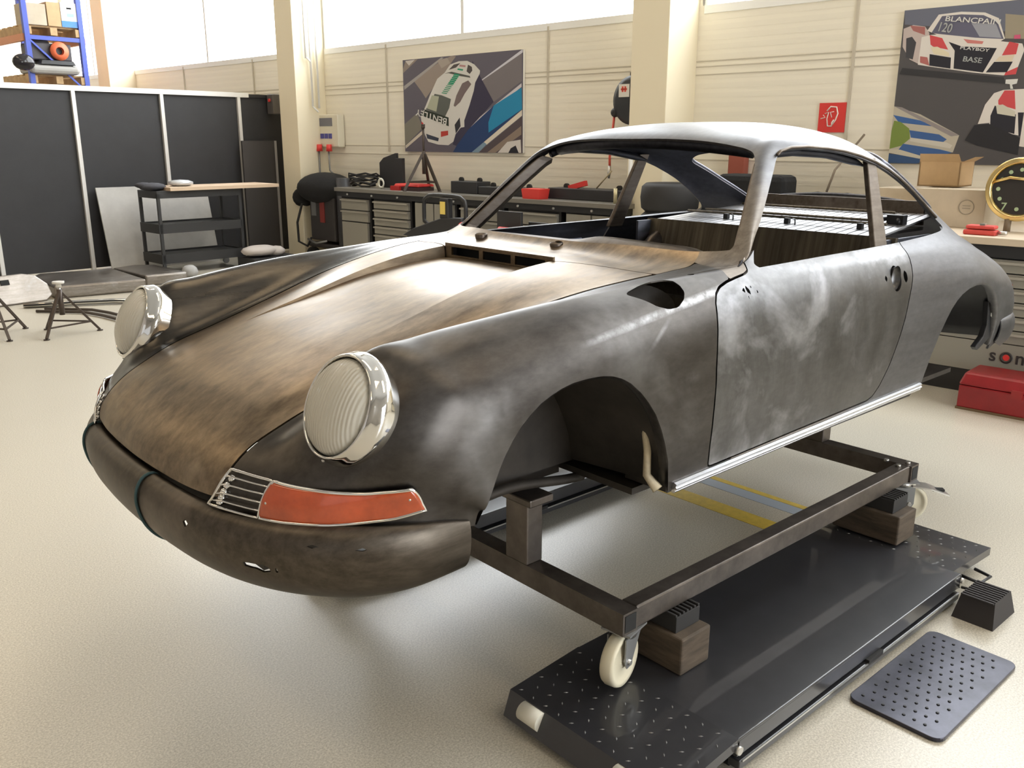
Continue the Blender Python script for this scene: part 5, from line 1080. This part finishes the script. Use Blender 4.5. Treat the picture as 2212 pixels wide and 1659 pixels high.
# ---------------------------------------------------------------- right workbench
t = thing('worktop', 'pale wide worktop of the right-hand workbench under the racing print', 'worktop', RT(6.0, -1.2, 0))
MB().box(0, 1.36, 0, 3.9, .955, 1.0).build('top_slab', WORKB, t, bevel=.004); MB().box(.02, 1.3, .02, 3.88, .88, .955).build('rail', BLKF, t)
for (x_, y_) in ((.08, .06), (1.2, .06)): MB().box(x_, x_+.07, y_, y_+.07, 0, .88).build('leg', BLKF, t)
for k in range(6): MB().cyl((.012, .3+.65*k, .918), .014, .02, 'x', 10).build('bolt', ZINC, t)
for (b0, b1, lb) in ((.88, 2.65, 'wide grey drawer cabinet with dark lettering and a red dot under the right workbench'),):
    c = thing('drawer_cabinet', lb, 'cabinet', RT(6.03, b0, 0)); w_ = b1-b0
    MB().box(.03, .8, 0, w_, .15, .878).build('carcass', BLKF, c); MB().box(.02, .78, .0, w_, .0, .15).build('plinth', BLKF, c)
    for k in range(6):
        z = .355+.087*k; d = bpy.data.objects.new('drawer', None); C.objects.link(d); d.parent = c
        MB().box(0, .03, .02, w_-.02, z, z+.079).build('drawer_front', GREYD, d); MB().box(-.020, .004, .02, w_-.02, z+.052, z+.066).build('grip_lip', mat('grip_grey', (.34, .32, .28), .4), d)
    fp_ = MB().box(0, .03, .02, w_-.02, .155, .348).build('logo_panel', GREYD, c)
    if b0 > 0:
        yL = 1.535-b0; lg = MB().use(mat('logo_dark', (.035, .03, .03), .5))
        def LM(y): return Matrix(((0, 0, -1, -.002), (-1, 0, 0, y), (0, 1, 0, .235), (0, 0, 0, 1)))
        text_shape('s', .115, LM(yL), lg, .001); text_shape('nic', .115, LM(yL-.150), lg, .001)
        Ml = Matrix.Translation((-.002, yL-.100, .266)) @ Matrix.Rotation(-PI/2, 4, 'Y'); lg.lathe([(.024, 0), (.037, 0), (.037, .002), (.024, .002)], 24, M=Ml, closed=True); lg.use(REDP); lg.cyl((-.003, yL-.100, .266), .019, .003, 'x', 20); lg.build('logo_lettering', None, c)
# things on the right bench
t = thing('open_carton', 'open brown cardboard box on top of the pale carton, right workbench', 'box', RT(6.75, 2.07, 1.26))
b = MB(); 
for (x0, x1, y0, y1) in ((0, .01, 0, .28), (.28, .29, 0, .28), (0, .29, 0, .01), (0, .29, .27, .28)): b.box(x0, x1, y0, y1, 0, .17)
b.box(0, .29, 0, .28, 0, .01); b.raw([(0, 0, .17), (0, .28, .17), (-.04, .27, .225), (-.04, .01, .225)], [(0, 1, 2, 3)]); b.raw([(0, 0, .17), (.29, 0, .17), (.25, -.07, .205), (.05, -.07, .205)], [(0, 1, 2, 3)]); b.build('box', CARD, t)
t = thing('carton', 'large pale carton with a round stamp on the right workbench', 'box', RT(6.55, 1.82, 1.0)); MB().box(0, .36, 0, .46, 0, .255).build('carton_body', CARDL, t, bevel=.004); b = MB(); b.lathe([(.045, 0), (.050, 0), (.050, .002), (.045, .002)], 24, M=Matrix.Translation((-.001, .12, .14)) @ Matrix.Rotation(-PI/2, 4, 'Y'), closed=True); b.box(-.002, 0, .095, .145, .145, .152); b.box(-.002, 0, .095, .145, .128, .135); b.build('round_stamp', mat('stamp_grey', (.32, .28, .22), .7), t)
t = thing('carton', 'lower carton half hidden left of the pale carton on the right workbench', 'box', RT(6.7, 2.32, 1.0)); MB().box(0, .4, 0, .30, 0, .24).build('carton_body', CARDL, t)
t = thing('strap_pack', 'bundle of red ratchet straps on the edge of the right workbench', 'strap', RT(6.10, 1.62, 1.0)); b = MB(); b.box(0, .10, 0, .19, 0, .032); b.box(.01, .10, .01, .18, .036, .06); b.build('strap_roll', mat('strap_red', (.60, .07, .06), .6), t, bevel=.010); MB().box(.02, .06, .07, .10, .06, .072).build('buckle', ZINC, t); MB().cyl((.05, -.03, .018), .012, .05, 'y', 10).build('hook', ZINC, t)
# brass-rimmed clock at the right edge
t = thing('clock', 'round brass-rimmed clock with a black face standing at the right edge', 'clock', RT(6.5, 1.62, 1.0))
MR = Matrix.Translation((0, 0, .27)) @ Matrix.Rotation(-PI/2, 4, 'Y')
BR_ = mat('brass', (.80, .62, .28), .18, 1.0)
MB().lathe([(.178, -.05), (.200, -.04), (.204, .0), (.196, .02), (.186, .012), (.178, .026), (.168, .02), (.160, .005)], 48, M=MR).build('brass_rim', BR_, t); MB().cyl((.01, 0, .27), .165, .02, 'x', 40).build('clock_face', mat('face_black', (.035, .032, .03), .35), t)
b = MB()
GN = mat('lume_green', (.42, .55, .34), .5); b.use(GN)
for k in range(12):
    a = PI/2-2*PI*k/12
    if k != 7: MB().cyl((-.003, -.125*math.cos(a), .27+.125*math.sin(a)), .013, .004, 'x', 8).build('hour_mark', GN, t)
text_shape('7', .07, Matrix(((0, 0, -1, -.003), (-1, 0, 0, .095), (0, 1, 0, .27-.155+.02), (0, 0, 0, 1))), b, .001); b.build('hour_numeral', None, t)
MB().tube([(-.01, .165, .31), (-.014, .06, .345), (-.012, -.10, .33)], .011, 8).build('brass_hand', BR_, t)
MB().cyl((0, .04, .035), .022, .09, n=12).build('stand_foot', mat('foot_brown', (.20, .15, .10), .5), t)
# things behind the car by the column
t = thing('tyre_stack', '', 'x', RT(6.35, 4.05, 0)); bpy.data.objects.remove(t)
for k in range(5):
    t = thing('tyre', ['lowest tyre of the stack beside the cream column', 'second tyre from the floor in the stack beside the column', 'middle tyre of the stack beside the cream column', 'second tyre from the top in the stack beside the column', 'topmost black tyre of the stack beside the cream column'][k], 'tyre', RT(6.62, 4.36, .0+.245*k), 'tyres stacked by the column'); MB().lathe([(.15, .02), (.21, .0), (.245, .03), (.255, .12), (.245, .21), (.21, .24), (.15, .22), (.14, .12)], 36, closed=True).build('tread', RUB, t)
t = thing('padded_panel', 'black padded panel standing upright by the wall, seen through the rear window opening', 'panel', RT(6.8, 3.42, .0)); MB().box(0, .30, 0, .62, 0, 1.30).build('padding', DKCLOTH, t, bevel=.05)
t = thing('black_bag', 'rounded black sack with a cord above it, behind the car rear window', 'bag', RT(6.95, 3.06, 0)); b = MB(); b.sphere((0, .12, .98), .21, 22, 12, (.7, 1.0, .95)); b.sphere((0, -.12, .98), .21, 22, 12, (.7, .95, .95)); b.box(-.15, .15, -.32, .32, 0, 1.0); b.build('sack', DKCLOTH, t); MB().tube([(0, .05, 1.18), (.05, .02, 1.35), (.38, -.05, 1.62)], .010, 6).build('cord', mat('cord_brown', (.20, .16, .12), .7), t)
t = thing('red_tool_chest', 'red sheet-metal toolbox with chipped edges on the floor by the right workbench', 'toolbox', RT(5.62, .95, 0))
TR_ = mat('chest_red', (.27, .016, .019), .35, var=.2, vscale=5); MB().box(0, .33, 0, .62, .012, .15).build('box_body', TR_, t, bevel=.008); MB().box(-.005, .335, -.005, .625, .152, .225, taper=(.78, .93)).build('lid', TR_, t, bevel=.012); b = MB(); b.box(-.004, .334, -.004, .624, 0, .014); b.build('rusty_skirt', mat('rust_brown', (.16, .10, .05), .8), t); MB().box(-.014, 0, .27, .33, .12, .17).build('latch', mat('latch_red', (.30, .02, .02), .4), t)
t = thing('wall_unit', 'small red and black wall unit seen through the rear window opening', 'wall unit', RT(7.3, 4.05, 1.27)); MB().box(0, .09, 0, .16, 0, .20).build('case', mat('unit_red', (.35, .09, .06), .5), t, bevel=.01)
# floor lines, and a floor reflection painted as a pale strip
def mark(x0, x1, y0, y1, m_, nm, lb, h=.0012):
    o = MB().box(x0, x1, y0, y1, 0, h).build(nm, m_); tag(o, lb, 'floor marking')
mark(-1.612, -1.515, -2.2, .62, YEL, 'floor_line', 'broad yellow line painted on the floor under the car, nearest the sill')
mark(-1.86, -1.825, -2.2, .62, YEL, 'floor_line', 'narrow yellow line on the floor beyond the pale strip under the car')
mark(-1.822, -1.745, -2.2, .62, STRIP, 'floor_reflection_strip', 'pale blue-grey painted reflection between the two yellow lines under the car')

# ---------------------------------------------------------------- wheeled frame under the shell
t = thing('body_dolly', 'wheeled steel tube frame carrying the car body above the lift', 'dolly', T(0, 0, Z0)); dolly = t
Z1, Z2 = -.066, 0.0
def tubebox(x0, x1, y0, y1, z0, z1, nm, m_=FRAME, par=None): return MB().box(x0, x1, y0, y1, z0, z1).build(nm, m_, par or t, bevel=.005)
for s_ in (1, -1): tubebox(-1.775, -.148, min(.765*s_, .822*s_), max(.765*s_, .822*s_), Z1, Z2, 'side_rail')
fc = MB().use(FRAME); fc.box(-.146, -.086, -.828, .828, Z1, Z2); fc.use(BLACKGAP); fc.box(-.138, -.094, .829, .8295, Z1+.008, Z2-.008); fc.build('cross_rail', None, t)
fc = MB().use(FRAME); fc.box(-1.835, -1.775, -.828, .828, Z1, Z2); fc.use(BLACKGAP); fc.box(-1.827, -1.783, .829, .8295, Z1+.008, Z2-.008); fc.build('cross_rail', None, t)
for x in (-.116, -1.805):
    for y in (.40, -.40):
        tubebox(x-.032, x+.032, y-.048, y+.048, Z2, .195, 'post'); tubebox(x-.050, x+.045, y-.055, y+.075, .195, .220, 'cap_plate')
for (x, y) in ((-1.80, .80), (-1.765, .73), (-1.74, .79)): MB().cyl((x, y, .004), .010, .010, n=6).build('bolt', ZINC, t)
def caster(x, y, ang, brake):
    c = bpy.data.objects.new('caster', None); C.objects.link(c); c.parent = t; c.matrix_local = Matrix.Translation((x, y, Z1)) @ Matrix.Rotation(ang, 4, 'Z')
    MB().box(-.05, .05, -.045, .045, -.006, 0).build('mounting_plate', GREYM, c); MB().cyl((0, 0, -.016), .036, .022, n=24).build('swivel', ZINC, c)
    wc = (-.022, 0, -.0955); w_ = MB().use(NYLON); w_.lathe([(.018, -.018), (.022, -.016), (.056, -.012), (.062, -.019), (.074, -.02), (.078, -.012), (.078, .012), (.074, .02), (.062, .019), (.056, .012), (.022, .016), (.018, .018)], 40, M=Matrix.Translation(wc) @ Matrix.Rotation(PI/2, 4, 'X'), closed=True); w_.cyl(wc, .018, .036, 'y', 16); w_.build('wheel', None, c)
    for s_ in (1, -1):
        b = MB(); b.prism([(-.040, -.022), (.045, -.022), (.022, -.060), (-.008, -.112), (-.030, -.114), (-.040, -.095)], s_*.026, s_*.030, 'xz'); b.build('fork_side', GREYM, c)
    MB().box(-.010, .045, -.030, .030, -.028, -.022).build('fork_crown', GREYM, c); MB().cyl(wc, .008, .075, 'y', 10).build('axle_bolt', ZINC, c)
    if brake:
        b = MB(); b.raw([(-.03, -.03, -.02), (-.03, .03, -.02), (-.10, .034, -.028), (-.175, .03, -.055), (-.175, -.03, -.055), (-.10, -.034, -.028)], [(0, 1, 2, 5), (5, 2, 3, 4)]); o = b.build('brake_lever', ZINC, c); md = o.modifiers.new('t', 'SOLIDIFY'); md.thickness = .006; MB().box(-.16, -.115, -.012, .012, -.047, -.038).build('lever_slot', BLACKGAP, o)
caster(-.140, .786, .22+PI, False); caster(-1.80, .790, -.8, True); caster(-.118, -.782, .3, False); caster(-1.80, -.775, .1, True)
# ---------------------------------------------------------------- scissor-lift platforms
def lift(y0, y1, label):
    t = thing('lift_platform', label, 'lift platform', T(0, 0, 0)); zt = Z0-.24; m_ = DECK
    b = MB(); b.box(-1.51, -.165, y0, y1, zt-.008, zt); b.box(-1.51, -.165, y1-.006, y1, zt-.055, zt-.008); b.box(-1.51, -.165, y0, y0+.006, zt-.055, zt-.008); b.box(-1.51, -1.50, y0, y1, zt-.055, zt-.008); b.box(-.175, -.165, y0, y1, zt-.055, zt-.008); b.build('deck', m_, t, bevel=.010)
    b = MB(); b.box(-1.50, -.17, y1-.03, y1+.006, .012, zt-.066); b.box(-1.50, -.17, y0-.006, y0+.03, .012, zt-.066); b.build('base_frame', m_, t, bevel=.003)
    MB().box(-1.49, -.18, y1+.006, y1+.009, zt-.071, zt-.066).build('edge_highlight_strip', ZINC, t)  # bright strip added in place of the highlight along the rail
    MB().box(-1.49, -.18, y0+.03, y1-.03, 0, .012).build('base_plate', BLKF, t)
    g = MB(); g.box(-.93, -.84, y1-.004, y1+.010, zt-.070, zt-.056); g.build('side_stop', RUB, t)
    for (xa, xb, za, zb, ya, yb) in ((-.168, .105, zt, zt-.022, y0, y1), (-1.508, -1.855, zt-.004, zt-.022, y0+.02, y1-.03)):
        r = MB(); vs = [(xa, ya, za), (xa, yb, za), (xb, yb, zb), (xb, ya, zb)]; vs2 = [(x, y, z-.03) for x, y, z in vs]
        r.raw(vs+vs2, [(0, 1, 2, 3), (4, 7, 6, 5), (0, 4, 5, 1), (1, 5, 6, 2), (2, 6, 7, 3), (3, 7, 4, 0)])
        sg_ = 1 if xb > xa else -1
        if sg_ > 0: r.raw([(xb, ya, zb), (xb, yb, zb), (xb+.035, yb-.01, .02), (xb+.035, ya+.01, .02), (xb-.01, ya, .02), (xb-.01, yb, .02)], [(0, 1, 2, 3), (0, 3, 4), (1, 5, 2), (3, 2, 5, 4)])
        o = r.build('ramp_flap', m_, t, recalc=True)
        st = MB().use(GREYM); nx, ny = 7, 11
        for i in range(nx):
            for j in range(ny):
                f = (i+.5)/nx; x = xa+(xb-xa)*f; z = za+(zb-za)*f; y = ya+(yb-ya)*(j+.5+(.5 if i % 2 else 0))/(ny+.5); a = (PI/4 if (i+j) % 2 else -PI/4)
                M_ = Matrix.Translation((x, y, z)) @ Matrix.Rotation(a, 4, 'Z'); st.raw([M_ @ Vector(v) for v in ((-.008, 0, 0), (0, -.0022, 0), (.008, 0, 0), (0, .0022, 0), (0, 0, .0022))], [(0, 1, 4), (1, 2, 4), (2, 3, 4), (3, 0, 4)])
        s_o = st.build('tread_studs', None, o)
    for y in (y0+(y1-y0)*.18, y0+(y1-y0)*.78):
        M_ = Matrix.Translation((.115, y, .055)) @ Matrix.Rotation(PI/2, 4, 'X'); MB().cyl((0, 0, 0), .027, .075, 'z', 20, M=M_).build('roller', mat('roller_white', (.80, .77, .66), .5), t)
    MB().cyl((-.165, y1+.004, zt-.030), .012, .012, 'y', 12).build('hinge_bolt', ZINC, t); MB().cyl((-1.51, y1+.004, zt-.025), .010, .012, 'y', 12).build('hinge_bolt', ZINC, t)
    MB().tube([(-1.60, y1-.03, zt-.05), (-1.60, y1+.035, zt-.055), (-1.68, y1+.04, zt-.055), (-1.69, y1-.02, zt-.05)], .006, 6).build('wire_catch', BLKF, t); MB().tube([(-1.53, y1, zt-.06), (-1.58, y1+.05, zt-.075), (-1.555, y1+.07, .02)], .005, 6).build('wire_catch', BLKF, t)
lift(.588, 1.155, 'black scissor-lift platform with ramp flaps under the near side of the dolly'); lift(-.93, -.345, 'black scissor-lift platform on the far side under the car body')
def block(x0, x1, y0, y1, lb, lb2):
    t = thing('timber_block', lb, 'wooden block', T(0, 0, 0)); MB().box(x0, x1, y0, y1, Z0-.24, Z0-.125).build('block', OLDW, t, bevel=.006)
    t = thing('rubber_pad', lb2, 'rubber pad', T(0, 0, 0)); b = MB(); b.box(x0+.01, x1-.015, y0+.06, y1-.035, Z0-.1249, Z0-.074)
    for k in range(7): b.box(x0+.012+.017*k, x0+.020+.017*k, y0+.06, y1-.035, Z0-.074, Z0-.0665)
    b.build('pad', RUB, t, bevel=.002)
block(-.405, -.272, .66, .888, 'old timber block on the lift deck beside the front caster', 'ribbed rubber pad on the timber block beside the front caster'); block(-1.690, -1.550, .64, .902, 'old timber block on the lift near its far ramp flap', 'ribbed rubber pad on the timber block near the far ramp flap')
# loose plate and wedge on the floor
t = thing('floor_plate', 'black studded steel plate with rounded corners lying on the floor by the lift', 'metal plate', T(0, 0, 0)); x0, x1, y0, y1, R_ = -1.225, -.672, 1.185, 1.455, .03
poly = []
for (cx, cy, a0) in ((x1-R_, y1-R_, 0), (x0+R_, y1-R_, PI/2), (x0+R_, y0+R_, PI), (x1-R_, y0+R_, 1.5*PI)):
    for k in range(6): a = a0+PI/2*k/5; poly.append((cx+R_*math.cos(a), cy+R_*math.sin(a)))
MB().prism(poly, .001, .013, 'xy').build('plate', mat('plate_black', (.045, .045, .06), .28, .55, var=.4, vscale=9), t, bevel=.002)
st = MB().use(mat('stud_dark', (.012, .012, .014), .5))
for i in range(13):
    for j in range(7):
        x = x0+.04+(x1-x0-.08)*i/12; y = y0+.03+(y1-y0-.06)*(j+(.5 if i % 2 else 0))/7; st.cyl((x, y, .0145), .0052, .003, 'z', 8, .0035)
st.build('studs', None, t); tag(st and t.children[-1], kind=None)
t = thing('rubber_ramp_block', 'ribbed black rubber block on the floor beside the lift platform', 'rubber block', T(0, 0, 0)); b = MB()
b.box(-1.575, -1.385, 1.185, 1.32, 0, .085, taper=(.72, .80))
for k in range(9): b.box(-1.54+.0165*k, -1.532+.0165*k, 1.200, 1.305, .085, .089)
b.build('block', mat('block_rubber', (.028, .024, .024), .7), t)
